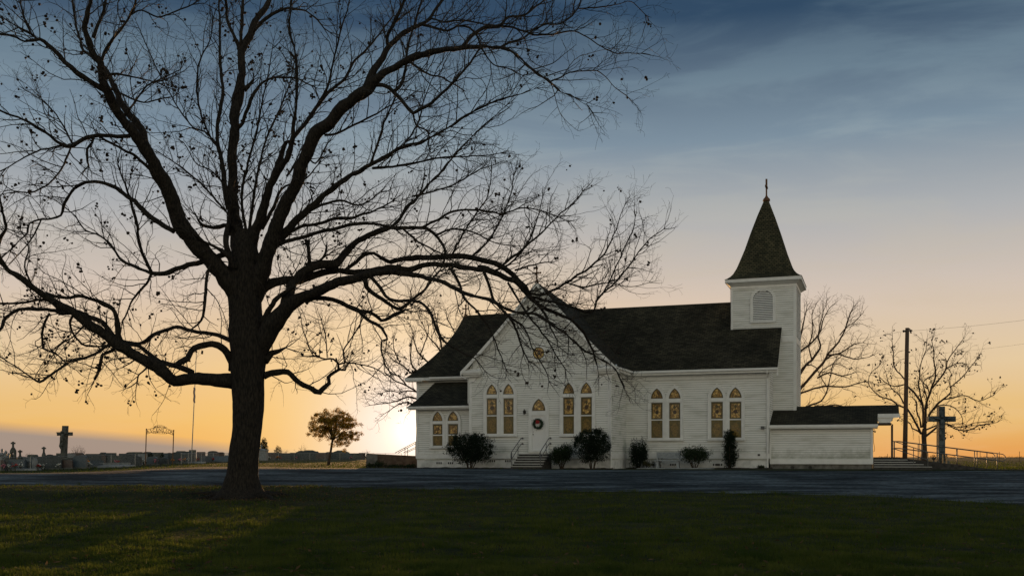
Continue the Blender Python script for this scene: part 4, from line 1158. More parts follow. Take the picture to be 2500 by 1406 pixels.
TRUNK = PL("586,1214,150 586,1205,122 587,1190,98 589,1165,84 592,1150,79 597,1100,77 602,1050,73 605,1000,76 605,960,80 605,900,86 609,860,92 604,820,94 601,780,84 597,740,82 593,700,84 594,660,80 597,620,70 597,590,54 596,560,30")
LIMBS = [PL(x) for x in """
600,760,46 560,690,46 522,642,42 475,592,40 440,545,38 424,500,36 405,450,34 388,427,33 365,380,30 345,350,29 322,318,24 297,290,22 277,256,24 262,222,23 248,190,18 245,155,16 226,130,15 213,92,15 207,70,13 212,40,11 224,-10,9
365,375,20 352,345,20 350,322,18 325,290,17 302,262,15 283,222,14 265,185,12 240,150,10 205,125,7 196,100,6 185,60,5 175,-10,4
262,225,16 235,208,13 192,181,12 160,153,11 140,130,10 117,110,9 96,98,8 60,100,6 30,88,5 -10,84,4
96,98,6 78,85,6 62,50,5 52,20,4 50,-10,4
84,88,4 66,76,4 46,68,3
228,92,10 240,60,8 255,20,6 262,-10,6
248,148,8 262,115,7 300,65,6 320,35,5 328,10,4 330,-10,3
318,38,4 345,25,4 385,42,4 430,28,4 470,12,3
318,333,10 270,333,10 235,332,10 205,340,10 180,355,10 160,357,9 140,345,7 105,320,6 80,305,6 45,287,5 15,278,5 -15,262,4
152,355,6 130,360,4 90,370,4 50,390,3 15,412,3
173,360,5 157,400,5 137,430,4 110,455,4 75,470,4 38,468,3
229,334,7 225,348,6 214,364,6 212,384,6 217,405,4
365,412,9 350,398,8 325,378,7 290,360,6 250,338,6
425,565,13 390,545,12 355,520,12 330,492,11 310,480,10 285,460,9 250,447,8 220,444,8 190,455,8 170,475,7 155,505,7 148,525,6 125,534,5 95,537,5 72,545,4 65,570,4 45,590,3 20,616,3
100,537,4 88,565,4 60,605,3 42,624,3
555,619,14 526,628,13 491,640,12 459,647,12 430,658,12 402,667,11 377,668,10 356,663,8 331,651,8 309,642,7 292,629,6 281,612,5 263,590,5 235,571,4 210,565,4 185,530,3 155,503,3
372,668,8 362,650,8 348,620,8 338,590,7 335,555,7 327,520,7 318,485,6 300,440,4 288,400,3
370,668,7 362,685,6 350,702,6 325,730,5 312,760,4 300,782,4
568,930,42 526,928,34 473,923,30 427,930,28 409,917,29 384,896,28 349,878,26 313,857,24 285,839,27 249,811,24 213,789,22 178,761,20 142,743,18 114,725,16 78,700,15 46,675,14 18,658,13 0,632,12 -8,600,11 3,575,9 15,560,7 12,540,6 5,510,5 0,480,4
470,910,15 441,896,13 409,889,12 373,871,10 341,846,9 310,838,8
567,905,20 566,885,18 555,862,18 541,848,18 519,840,16 487,845,15 466,857,14 459,873,14 441,884,15 425,892,9
570,835,12 548,824,11 533,818,10 498,812,9 462,807,9 434,798,9 402,807,9 373,818,9 349,836,9 320,837,8 295,832,8
295,842,20 289,818,16 286,782,12 274,754,10 249,740,10 220,729,9 192,723,9 171,727,8 135,723,8 114,716,7
285,832,14 249,786,12 213,773,12 185,761,14 153,763,12 124,757,9 82,755,9 46,755,8 25,768,8 10,782,8 4,800,7 -8,816,6
153,763,8 125,738,7 100,732,6 64,738,6 21,740,5 -5,741,5
290,845,9 270,857,8 249,867,8 245,889,8 238,912,7 231,926,7
285,835,9 262,845,8 231,864,7 192,878,7 171,882,7 142,903,6 117,921,6 96,933,6 78,921,4 36,893,3 -5,868,3
185,765,7 171,782,6 178,811,5 199,839,5 228,846,5 255,843,4
121,765,6 107,793,6 103,821,6 107,850,5 135,861,4 152,878,3
360,882,6 356,900,5 338,915,4 334,932,4
508,660,8 503,690,8 501,725,8 498,757,7 491,782,6 473,800,4
600,700,60 593,650,50 582,600,38 578,560,32 572,530,28 569,500,26 569,445,24 566,373,23 573,320,22 573,277,24 583,228,26 590,178,18 590,125,18 612,85,18 622,53,14 647,21,12 662,-10,10
586,125,10 580,105,9 569,82,8 555,46,7 551,-10,6
587,112,8 590,64,8 594,-10,7
615,82,10 635,58,9 658,39,8 700,21,6 745,28,4 775,50,4 790,70,3
594,580,12 570,545,12 555,494,12 548,445,12 541,391,11 530,338,9 534,285,9 544,231,8 537,142,7 537,71,5 534,-10,4
535,366,5 498,302,5 480,206,5 491,142,4 512,100,3 520,50,3
528,350,5 500,322,4 462,302,4 409,220,3 370,140,3 340,70,2
572,320,9 587,308,9 601,277,9 612,245,9 626,220,8 640,203,5 669,190,5 700,190,5 728,193,4 760,210,3
595,220,14 605,212,10 618,196,6
612,600,30 625,560,26 638,530,24 646,498,22 664,445,18 692,398,15 707,374,13 714,338,12 717,302,8 724,249,7 724,178,7 721,132,6 707,71,5 710,21,4 712,-10,4
714,338,11 742,306,10 778,256,9 799,228,8 842,192,7 863,153,6 895,121,5 930,78,4 960,40,3
771,263,6 799,213,6 813,156,5 828,89,4 849,21,3 856,-10,3
655,470,14 672,420,14 690,370,12 700,346,9
615,720,46 640,660,40 655,610,36 672,560,34 696,500,32 721,455,30 735,409,30 753,366,30 771,327,30 803,302,28 831,267,28 863,242,28 892,224,30 909,203,25 941,178,18 973,160,16 1002,142,16 1041,132,15 1087,121,13 1126,117,12 1169,114,9 1222,117,8 1258,132,7 1284,157,6 1316,184,6 1343,200,5 1370,224,4 1402,238,3 1430,254,3 1446,276,2
895,215,20 902,196,18 909,178,17 934,142,14 949,114,14 977,89,12 1002,71,10 1030,59,9 1048,46,8 1066,21,7 1087,-10,6
947,112,9 945,92,9 956,68,8 973,32,8 993,-10,7
1030,60,7 1059,68,6 1094,75,5 1116,64,5 1144,68,5 1162,85,4 1176,117,4 1205,157,3 1237,167,3 1276,185,2
1052,46,5 1091,55,4 1126,50,4 1183,60,3 1215,62,2
1130,114,10 1155,85,9 1183,68,9 1219,64,8 1240,43,6 1278,38,5 1316,11,4 1345,-10,4
1219,64,6 1251,68,5 1287,80,5 1305,86,5 1354,84,4 1392,76,4 1424,86,3 1468,114,3 1500,130,3 1527,130,2 1565,131,2
1222,116,6 1250,102,5 1273,97,5 1300,76,5 1327,62,4 1370,57,4 1403,32,4 1416,11,4 1420,-10,3
1413,22,3 1468,18,3 1511,11,2 1540,4,2 1575,36,2
1343,200,4 1370,189,4 1392,178,3 1435,173,3 1457,173,3 1478,189,2 1500,213,2 1527,232,2 1543,248,1.5
905,208,12 941,210,10 963,228,10 980,245,9 998,267,9 1009,277,9 1027,267,9 1052,253,8 1077,231,7 1105,203,7 1134,171,5 1155,142,5 1173,117,4
961,224,8 977,210,8 988,178,7 995,117,6 1009,71,5 1023,21,4 1030,-10,4
1009,279,4 1016,306,4 1045,324,4 1047,356,4 1052,374,3 1066,360,2
792,330,7 820,327,6 849,313,5 885,295,5 920,277,4 956,256,3 990,246,2
617,650,26 638,628,25 662,605,23 699,565,20 735,527,18 767,500,15 799,470,14 842,438,12 885,414,11 920,395,9 984,359,8 1027,349,7 1062,331,6 1105,306,6 1134,285,5 1205,249,4 1276,228,3 1310,215,2
902,406,6 920,356,6 941,292,5 963,242,4 970,200,3
909,411,7 956,407,6 995,402,6 1027,395,5 1084,384,4 1169,381,3 1220,375,2
984,356,4 1020,302,4 1034,249,3 1059,185,2 1080,150,2
670,600,12 705,588,10 749,576,9 785,565,9 820,558,8 863,548,8 898,546,7 930,548,5 965,560,4
700,570,8 740,552,8 785,544,8 820,533,8 856,532,8 877,526,6 920,512,5 960,490,3
740,525,8 775,505,7 830,490,6 880,500,4 930,470,3
622,740,28 640,708,24 664,690,22 692,686,20 731,683,20 763,672,18 792,665,16 827,661,14 856,665,14 906,661,14 955,654,14 998,658,14 1041,646,12 1083,647,12 1126,651,12 1176,658,12 1172,651,14 1218,671,14 1264,690,14 1283,713,12 1307,736,11 1326,751,9 1364,767,8 1395,782,7 1422,809,6 1441,840,5 1456,886,3 1462,915,2
622,880,40 650,822,46 667,790,46 692,761,42 713,740,34 749,722,28 785,708,25 820,690,23 856,683,20 891,672,20 927,665,16 998,669,12 1044,679,11 1083,690,11 1119,708,10 1151,722,9 1195,732,8 1249,759,7 1307,767,7 1349,794,6 1387,820,5 1422,851,5 1456,870,4 1495,893,3 1518,932,3 1529,959,2
690,764,34 700,735,26 712,700,22 730,672,20 749,658,20 777,647,20 820,644,20 838,626,18 859,601,16 884,583,15 913,569,15 945,558,14 955,555,9 977,533,8 994,505,8 1016,487,7 1045,452,6 1077,420,6 1105,384,5 1144,342,4 1205,285,3 1240,255,2
640,790,18 655,760,14 670,735,12 690,718,10 720,700,9
950,556,9 977,556,9 1012,556,9 1041,558,8 1062,573,7 1076,590,7 1087,615,6 1083,644,5
1030,556,7 1050,545,6 1069,537,6 1098,519,6 1140,512,5 1197,517,5 1224,522,4 1273,508,4 1310,512,3 1349,524,3 1385,540,2
838,665,10 855,650,10 870,640,9 888,622,9 913,619,8 938,633,9 955,640,10 980,633,12 1016,629,14 1055,629,14 1091,626,14 1133,626,14 1169,633,13 1197,640,13 1224,649,13 1257,676,12 1284,703,10 1300,730,8 1330,765,6 1345,800,4 1360,830,3
1257,660,6 1290,650,4 1316,643,4 1340,640,3
1224,650,7 1262,620,6 1300,588,5 1330,560,4 1370,520,3.5 1400,495,3 1422,468,2
1300,725,7 1350,738,6 1395,748,6 1430,762,6 1450,757,5 1457,735,5 1473,715,5 1500,692,4 1532,654,4 1559,616,3 1586,584,2.5 1620,560,2
1470,720,4 1500,660,3.5 1520,615,3 1545,560,2.5 1550,530,2
1283,713,7 1320,720,6 1359,703,6 1403,676,5.5 1446,649,5 1478,616,4 1500,570,3 1517,520,2 1527,498,1.5
1380,690,4 1430,700,4 1480,690,3 1540,700,2 1585,690,1.5
1100,655,8 1120,690,7 1135,730,6 1165,760,5 1195,800,4 1215,850,3 1235,900,2
1180,660,8 1195,700,7 1210,740,6 1240,770,6 1262,810,5 1275,850,4 1290,880,3
1240,690,6 1290,770,5 1330,820,4 1360,870,3 1380,900,2
1210,660,6 1250,640,5 1290,590,4 1310,540,3 1325,480,2
1230,765,5 1280,800,4 1300,850,3 1330,900,3 1340,930,2
891,680,13 893,690,12 895,701,11 913,718,10 934,729,9 952,743,9 977,754,9 991,743,8 1012,726,7 1037,708,6 1055,683,6 1073,661,5
905,676,10 916,688,9 927,701,9 941,722,8 963,733,8 991,734,7 1012,734,7 1034,743,7 1051,765,7 1062,790,7 1069,811,7 1083,832,6 1105,846,5 1140,868,4 1158,875,3 1185,905,2
745,738,14 763,729,13 802,729,12 831,738,11 856,750,11 877,761,11 902,761,10 920,772,9 932,784,8 952,775,9 973,765,9 987,757,7
877,761,8 898,782,8 923,793,8 938,811,6 945,829,6 932,832,5 932,864,4 941,893,4 955,912,3
643,918,20 664,909,15 692,907,14 710,914,13 721,928,13 742,939,13 760,948,13 781,957,14 792,946,12 802,935,10 802,921,9 817,907,8 827,900,7 825,886,5 813,877,5 795,877,4 775,870,3
825,901,6 843,903,5 846,896,3
827,889,5 841,886,5 838,857,4 856,829,4 874,800,3 890,770,2
843,884,4 877,889,3 913,898,3 940,915,2
790,876,3 763,864,3 745,821,3 735,790,2
799,873,3 795,821,3 785,782,2
645,880,24 655,868,20 664,861,14 681,857,10 697,849,6
757,655,10 754,622,9 753,587,9
745,645,7 760,641,6 781,637,6 792,622,6 797,604,5
565,575,12 555,551,11 523,556,9 494,548,8 480,530,4
565,640,14 555,610,14 551,580,13 558,544,11 565,500,8
575,655,15 560,630,13 541,612,10 512,597,7 491,587,5 470,570,3
605,590,9 614,520,8 625,445,6 640,374,5 658,320,5 683,267,4 706,206,3 720,150,2
600,560,8 590,480,7 605,400,6 625,330,5 640,250,4 655,180,3 665,120,2
585,560,6 520,480,5 470,430,4 430,400,3 400,380,2
560,470,5 520,420,4 480,400,3 450,350,2
700,430,6 740,380,5 770,400,4 800,350,3
640,560,9 668,505,8 690,460,6 740,440,4 780,400,3
1005,480,5 1050,470,4 1110,450,4 1160,420,3 1210,400,2
1062,575,6 1110,560,5 1160,570,4 1200,590,3 1250,600,2
1150,628,6 1190,590,5 1220,540,4 1245,480,3 1255,430,2
1100,630,6 1120,590,5 1150,540,4 1190,480,3 1200,420,2
985,560,6 1020,590,5 1060,610,4 1110,640,3
430,500,5 400,470,4 380,440,3 350,430,2
210,790,5 180,820,4 150,840,3 120,880,2
80,700,5 60,650,4 70,600,3 50,560,2
340,870,5 310,890,3 290,900,2
300,290,7 330,250,5 360,210,4 400,190,3 440,170,2
245,190,8 285,180,6 330,190,4 380,200,3
255,210,6 300,230,5 350,250,4 400,240,3
180,358,5 150,300,4 120,260,3 80,230,2
1000,150,7 1040,180,5 1080,190,4 1130,220,3
""".strip().split('\n')]
CFG = dict(seg=(.22, .13, .08), wig=(.17, .22, .28), up=(.035, .02, .01), prob=(.74, .58), len=((.7, 2.6), (.3, 1.1), (.12, .42)), r=(.019, .0095, .0062), rmin=.0038,
           every=.18, maxw=26, wpx=1, shoot_up=.28, tipn=3, sc=1.0)
pecan, _tw = traced_tree('pecan_tree', 'huge bare old tree with thick leaning trunk and sprawling limbs on the lawn in front', TRUNK, LIMBS, 36.0, 11, CFG, M_BARK, M_TWIG, husk=1250)
print('twigs', _tw.count)

# bare trees beyond the church
def fromz(sx, ox, oy, k): return [[(ox+x/k, oy+y/k, w) for x, y, w in PL(q)] for q in sx.strip().split('\n')]
T_R = [(2257, 1134, 16), (2257, 1122, 14), (2257, 1095, 12.5), (2256, 1075, 12), (2256, 1060, 13), (2257, 1045, 10)]
L_R = fromz("""640,1060,6 600,970,5.5 560,900,5 510,830,5 430,790,4 340,735,3.5 260,710,3 190,650,2.6 150,590,2.4 160,530,2 200,470,1.6 250,430,1.2
660,1000,6 660,880,5.5 655,790,5.5 600,710,5 540,640,4.5 490,600,4 400,620,3 300,580,2.4 255,530,1.6
655,780,4 625,660,3.8 620,580,3.2 630,480,3 640,400,2.4 690,280,2 690,220,1.5
520,620,4 480,540,3.5 420,480,3 385,400,2.6 385,300,2.2 370,200,1.6 375,150,1.2
672,1060,8 680,900,6.5 690,780,5.5 740,640,5 775,540,4 770,460,3.5 755,380,3 760,300,2.4 740,200,1.6
740,640,4.5 810,560,4 870,460,4 880,400,3 960,280,2.4 1030,180,1.5
685,960,6 740,850,5.5 800,780,5 850,740,4.5 920,670,4 920,620,3.5 1000,560,3 1080,460,2.2 1140,390,1.5
850,740,3.5 930,725,3 1010,705,3 1080,715,2.6 1170,755,2.4 1250,730,2 1320,700,1.5
760,830,3.5 800,800,3.2 870,790,3 950,820,2.6 1010,880,2 1030,960,1.4
685,1080,6 760,1020,5 800,985,4.5 870,965,3.5 930,1000,3 1000,1025,3 1100,1020,2.8 1180,980,2.4 1260,970,2 1350,950,1.4
690,1020,4.5 780,985,4 880,965,3 970,1000,2.6 1050,990,2.2 1120,960,2 1210,950,1.4
650,1060,5 610,1030,4 560,1010,3.4 545,970,3 530,955,2.6 510,950,2
640,1000,5 630,920,4.5 600,850,4 600,760,3 560,720,2
700,800,3.5 690,700,3 660,600,2.4 700,540,2 740,520,2 780,470,1.6
720,700,3 700,620,3 670,590,2.4 640,560,2
480,780,4 440,700,3 380,650,2.4 330,560,2 310,480,1.4
915,640,2.5 900,560,2 920,500,2 880,440,1.4
870,460,3 960,410,2.4 1020,400,2 1080,440,1.4""", 2080, 780, 3.8)
CFG2 = dict(seg=(.3, .2, .13), wig=(.22, .28, .3), up=(.03, .02, .01), prob=(.72, .6), len=((.9, 2.7), (.4, 1.2), (.2, .55)), r=(.022, .012, .009), rmin=.007,
            every=.20, maxw=7, wpx=.4, shoot_up=.2, tipn=2, sc=1.5)
traced_tree('bare_tree', 'bare round-crowned tree standing behind the wooden pole and the stone cross', T_R, L_R, 92.0, 4, CFG2, M_BARK2, M_BARK2, husk=260, trunk_detail=12, flare=False)
T_A = [(1925, 1136, 22), (1925, 1080, 18), (1926, 1030, 17), (1928, 1000, 16), (1930, 985, 12)]
L_A = fromz("""95,830,12 150,720,8 250,600,7 340,500,6 370,440,5 470,320,4 540,130,2.5 560,90,1.5
95,830,11 150,610,7 260,470,6 310,400,5 300,290,3.5 330,150,2 350,90,1.5
95,850,9 150,745,5 300,690,4.5 400,680,4 500,685,3.5 600,655,2.5 680,645,1.5
100,700,8 155,430,6 190,400,5 300,300,4 340,180,2.5 380,100,1.5
370,450,4.5 470,430,4 560,370,2.5 630,355,1.5
340,490,4.5 440,440,4 560,480,3 680,462,1.5
290,620,4.5 380,580,4 480,605,3 580,575,1.5
110,880,7 200,840,5 280,810,4.5 320,790,4 370,700,3 400,550,2 430,480,1.4
270,830,4 350,828,4 430,822,3.5 520,840,2
100,800,6 155,380,5 190,200,3.5 215,80,1.6
460,300,3 500,250,2.6 570,200,2 610,160,1.2
250,480,4 230,380,3.5 260,260,3 250,160,2 270,100,1.2
300,600,3 330,560,3 400,520,2 470,520,1.4
170,560,4 210,520,3.5 280,540,2.5 330,640,1.5""", 1900, 720, 3.057)
traced_tree('bare_tree', 'bare spreading tree rising behind the right side of the bell tower', T_A, L_A, 80.0, 6, dict(CFG2, every=.22, len=((.8, 2.4), (.4, 1.2), (.2, .55))), M_BARK2, M_BARK2, trunk_detail=12, flare=False)
T_C = [(1066, 1136, 22), (1066, 1080, 18), (1064, 1030, 17), (1062, 990, 16), (1060, 965, 12)]
L_C = fromz("""745,1120,10 650,990,7 570,920,5 480,840,4 400,780,3.2 330,740,2.6 280,690,2 240,620,1.4
745,1180,9 650,1110,7 570,1060,5 470,1000,4 370,960,3.4 290,900,2.8 250,870,2.2 230,700,1.4
745,1220,8 650,1160,6 570,1130,5 480,1110,4 380,1150,3.4 300,1170,2.6 200,1180,2 100,1195,1.4
745,1240,7 650,1210,5 560,1200,4.5 480,1170,4 380,1190,3 300,1240,2 240,1280,1.4
760,1100,10 720,900,7 700,780,5 600,690,4 560,600,3 520,450,2 500,380,1.4
745,1150,9 680,980,6 600,880,5 520,780,4 510,600,3 540,450,1.6
770,1100,10 800,900,8 830,700,6 800,500,4.5 760,330,3 740,220,1.6
780,1100,9 900,850,7 980,600,5 1040,400,4 1060,250,2 1070,150,1.4
400,780,3 370,700,2.6 330,600,2 340,520,1.4
470,1000,3 400,920,2.6 320,850,2.2 280,790,1.5
570,1060,4 480,1050,3 400,1070,2.6 300,1050,2 180,1080,1.4
600,690,3.5 640,600,3 680,480,2.2 690,400,1.4
830,700,5 780,600,4 700,520,3 640,400,2 600,330,1.3
1000,560,4 940,440,3 880,330,2.2 860,240,1.3""", 880, 700, 4.137)
traced_tree('bare_tree', 'bare fine-twigged tree behind the left end of the church beside the sun', T_C, L_C, 84.0, 8, dict(CFG2, every=.19, len=((.9, 2.8), (.4, 1.3), (.2, .6))), M_BARK2, M_BARK2, husk=60, trunk_detail=12, flare=False)

# ------------------------------------------------------------------ leafy plants
def leafcloud(mb, c, rx, ry, rz, n_, size, rng, shell=.55, lump=.28, seed=0, bottom=-1, up=.2):
    c = Vector(c); k = 0; guard = 0
    while k < n_ and guard < n_*14:
        guard += 1
        d = Vector((rng.gauss(0, 1), rng.gauss(0, 1), rng.gauss(0, 1))).normalized()
        if d.z < bottom: continue
        R = (rng.random()**(1/3))*(1-shell)+shell if rng.random() < .75 else rng.random()**.5
        lim = 1+lump*2*noise.noise(d*2.1+Vector((seed*3.7, 0, 0)))+lump*noise.noise(d*5.3+Vector((0, seed, 0)))
        R *= lim
        p = c+Vector((d.x*rx*R, d.y*ry*R, d.z*rz*R))
        if lump > .13 and noise.noise(p*(1.1/max(rx, .3))*2.2+Vector((seed, 3, 1))) < -.28: continue
        a = Vector((rng.gauss(0, 1), rng.gauss(0, 1), rng.gauss(0, 1)+up)).normalized(); b = a.orthogonal().normalized()
        b = (Matrix.Rotation(rng.uniform(0, 6.28), 3, a) @ b)
        s = size*rng.uniform(.6, 1.3)
        mb.poly([p-b*s*.28, p+a*s*.5-b*s*.05, p+a*s, p+b*s*.28+a*s*.35]); k += 1
def shrub(name, label, px, base_y_t, wpx, top, bot, mats, seed, kind='round', n_=4940, size=.095, stems=7, group='shrubs along the church wall'):
    """px centre, t depth in the church frame; width and top in picture rows"""
    rng = random.Random(seed)
    t_ = base_y_t
    s, ztop = UP(px, top, t_); _, zbot = UP(px, bot, t_)
    p = W(s, t_); gz = G(p.x, p.y); sc = p.y/F
    th = thing(name, label, 'shrub', (p.x, p.y, gz-.0), 0, group)
    H = CO.z+ztop-gz; zb = max(0.02, CO.z+zbot-gz); rx = wpx*sc/2
    q = MB()
    if kind == 'loose':
        for i in range(5):
            a = i*1.3; leafcloud(q, (math.cos(a)*rx*.45, math.sin(a)*rx*.35, zb+(H-zb)*rng.uniform(.35, .72)), rx*.55, rx*.5, (H-zb)*.32, n_//5, size, rng, shell=.2, lump=.4, seed=seed+i)
    elif kind == 'column':
        for i in range(6): leafcloud(q, (rng.uniform(-.15, .15)*rx, rng.uniform(-.2, .2)*rx, zb+(H-zb)*(.12+.15*i)), rx*(.8, .95, .9, .85, .8, .7)[i], rx*.8, (H-zb)*.16, n_//6, size, rng, shell=.3, lump=.35, seed=seed+i, up=1.2)
    elif kind == 'spiky':
        for i in range(9):
            a = i*2.4; leafcloud(q, (math.cos(a)*rx*.55, math.sin(a)*rx*.5, zb+(H-zb)*rng.uniform(.3, .5)), rx*.42, rx*.42, (H-zb)*rng.uniform(.4, .52), n_//9, size, rng, shell=.2, lump=.5, seed=seed+i, up=1.5)
    else:
        for i in range(4):
            a = i*math.pi/2+.4
            leafcloud(q, (math.cos(a)*rx*.38, math.sin(a)*rx*.34, (H+zb)/2+(.06 if i % 2 else 0)), rx*.74, rx*.66, (H-zb)/2*1.06, n_//4, size, rng, shell=.45, lump=.20, seed=seed+i)
        for i in range(16):
            a = rng.uniform(0, 6.28); e_ = rng.uniform(-.5, 1.3); leafcloud(q, (math.cos(a)*math.cos(e_)*rx*.98, math.sin(a)*math.cos(e_)*rx*.8, (H+zb)/2+math.sin(e_)*(H-zb)*.52), rng.uniform(.08, .2), .12, rng.uniform(.12, .28), n_//90, size, rng, shell=.1, lump=.5, seed=seed+i, up=1.5)
    q.build('foliage', mats, th)
    for i in range(stems):
        q = MB(); a = 2*math.pi*i/stems+rng.uniform(-.3, .3); r0 = rx*.18
        pts = [(math.cos(a)*r0*.5, math.sin(a)*r0*.5, -.05)]
        for k in range(1, 5): pts.append((math.cos(a)*(r0*.5+rx*.55*(k/4)**1.2)+rng.gauss(0, .03), math.sin(a)*(r0*.5+rx*.5*(k/4)**1.2)+rng.gauss(0, .03), (zb+(H-zb)*.6)*k/4))
        q.tube(pts, [.032, .027, .022, .016, .010], 5); q.build('stem', M_BARK2, th)
    return th
shrub('shrub', 'big round clipped shrub on bare splayed stems, left of the front steps', 1148, -1.35, 106, 1062, 1129, M_LEAFD, 1, n_=9880, size=.115, stems=8)
shrub('shrub', 'loose airy low shrub touching the right side of the front steps', 1371, -.95, 62, 1084, 1138, M_LEAF, 2, kind='loose', n_=4940, size=.101)
shrub('shrub', 'large dense dark shrub in front of the transept corner downspout', 1446, -1.2, 86, 1052, 1124, M_LEAFD, 3, n_=8740, size=.108, stems=6)
shrub('shrub', 'dark upright spiky shrub left of the garden bench', 1559, 3.2, 48, 1068, 1136, M_LEAFD, 4, kind='spiky', n_=4940, size=.101)
shrub('shrub', 'wide low open shrub right of the garden bench', 1696, 2.95, 78, 1090, 1140, M_LEAF, 5, kind='loose', n_=4940, size=.101)
shrub('shrub', 'tall narrow columnar dark shrub before the rightmost lancet windows', 1782, 3.3, 38, 1053, 1139, M_LEAFD, 6, kind='column', n_=5700, size=.101, stems=4)
shrub('low_plant', 'small brown withered plant at the foot of the spiky shrub by the bench', 1580, 2.9, 26, 1124, 1141, M_LEAFB, 7, kind='loose', n_=650, size=.081, stems=3, group='low plants in the church bed')
shrub('low_plant', 'small fern-like plant on the mulch near the right nave corner', 1858, 3.3, 22, 1136, 1143, M_LEAF, 8, kind='loose', n_=260, size=.095, stems=3, group='low plants in the church bed')
shrub('low_plant', 'tiny thin seedling just left of the garden bench', 1596, 3.3, 14, 1116, 1140, M_LEAF, 9, kind='loose', n_=78, size=.081, stems=3, group='low plants in the church bed')
shrub('low_plant', 'tiny sparse plant poking up behind the garden bench backrest', 1611, 3.45, 16, 1100, 1138, M_LEAF, 10, kind='loose', n_=78, size=.081, stems=3, group='low plants in the church bed')

# young leafy tree on the grass left of the church
def leafy_tree():
    rng = random.Random(21); Y = 97.0; b = ground_at(802, Y); sc = Y/F
    t = thing('oak_tree', 'small round leafy tree with thin leaning trunk on the grass left of the church', 'tree', b)
    q = MB(); top = at(812, 1072, Y)-b
    q.tube([(0, 0, -.1), (.05, 0, .5), top*.55, top], [.17, .12, .11, .10], 9); q.build('trunk', M_BARK2, t, smooth=True)
    cc = at(816, 1044, Y)-b
    q = MB(); tips = []
    for i in range(26):
        a = i*2.4; el = rng.uniform(-.35, 1.4); R = rng.uniform(.55, .85)
        e = cc+Vector((math.cos(a)*math.cos(el)*66*sc*R, math.sin(a)*math.cos(el)*60*sc*R, math.sin(el)*46*sc*R-.1))
        m_ = (top+e)/2+Vector((rng.gauss(0, .12), rng.gauss(0, .12), .15))
        q.tube([top*rng.uniform(.93, 1.0), m_, e], [.055, .035, .012], 5); tips.append(e); tips.append(m_)
    q.build('branches', M_BARK2, t)
    q = MB()
    for k in range(420):
        d = Vector((rng.gauss(0, 1), rng.gauss(0, 1), rng.gauss(0, 1))).normalized(); R = 1.06*rng.uniform(.12, 1.0)**.55
        if d.z < -.45 and rng.random() < .6: continue
        p = cc+Vector((d.x*63*sc*R, d.y*60*sc*R, d.z*44*sc*R-(.45 if d.x > .3 and d.z < 0 else 0)))
        leafcloud(q, p, rng.uniform(.14, .30), rng.uniform(.14, .30), rng.uniform(.12, .26), 64, .14, rng, shell=.1, lump=.5, seed=k)
    q.build('foliage', M_LEAFO, t)
leafy_tree()

# ------------------------------------------------------------------ pole, wires, stone cross on the right
def lean(px0, py0, px1, py1, Y): return at(px0, py0, Y), at(px1, py1, Y)
PY = 76.0
pb, pt = at(2208.5, 1136, PY), at(2215, 800.5, PY); pb.z = G(pb.x, pb.y)
pole = thing('utility_pole', 'tall leaning brown wooden pole behind the side porch', 'utility pole', pb)
q = MB(); d_ = pt-pb; q.tube([(0, 0, -.2), tuple(d_*.5), tuple(d_)], [.185, .155, .14], 12); q.build('shaft', M_POLE, pole, smooth=True)
q = MB(); q.tube([d_*.977+Vector((-.12, 0, 0)), d_*.977+Vector((-.26, 0, 0))], .07, 8); q.lathe([(.05, -.09), (.09, 0), (.05, .08)], tuple(d_*.977+Vector((-.27, 0, 0))), 8); q.build('insulator', M_DARK, pole)
def wire(name, label, a, b, sag, r=.007):
    q = MB(); a, b = Vector(a), Vector(b); mid = (a+b)/2
    q.tube([tuple(a+(b-a)*t-mid-Vector((0, 0, 4*sag*t*(1-t)))) for t in np.linspace(0, 1, 24)], r, 4)
    o = q.build(name, M_RAIL, loc=mid); tag(o, label, 'wire', 'overhead wires'); return o
tp = pb+d_*.977
wire('overhead_wire', 'thin wire running from the pole top out to the right', tp+Vector((-.2, 0, 0)), at(2640, 762, 70), .15)
wire('overhead_wire', 'faint thin wire from the pole top left towards the bell tower', tp+Vector((-.3, 0, 0)), at(1990, 832, 84), .2)
wire('overhead_wire', 'lower faint wire crossing behind the pole and the bare trees', at(1990, 880, 110), at(2640, 818, 100), .5)
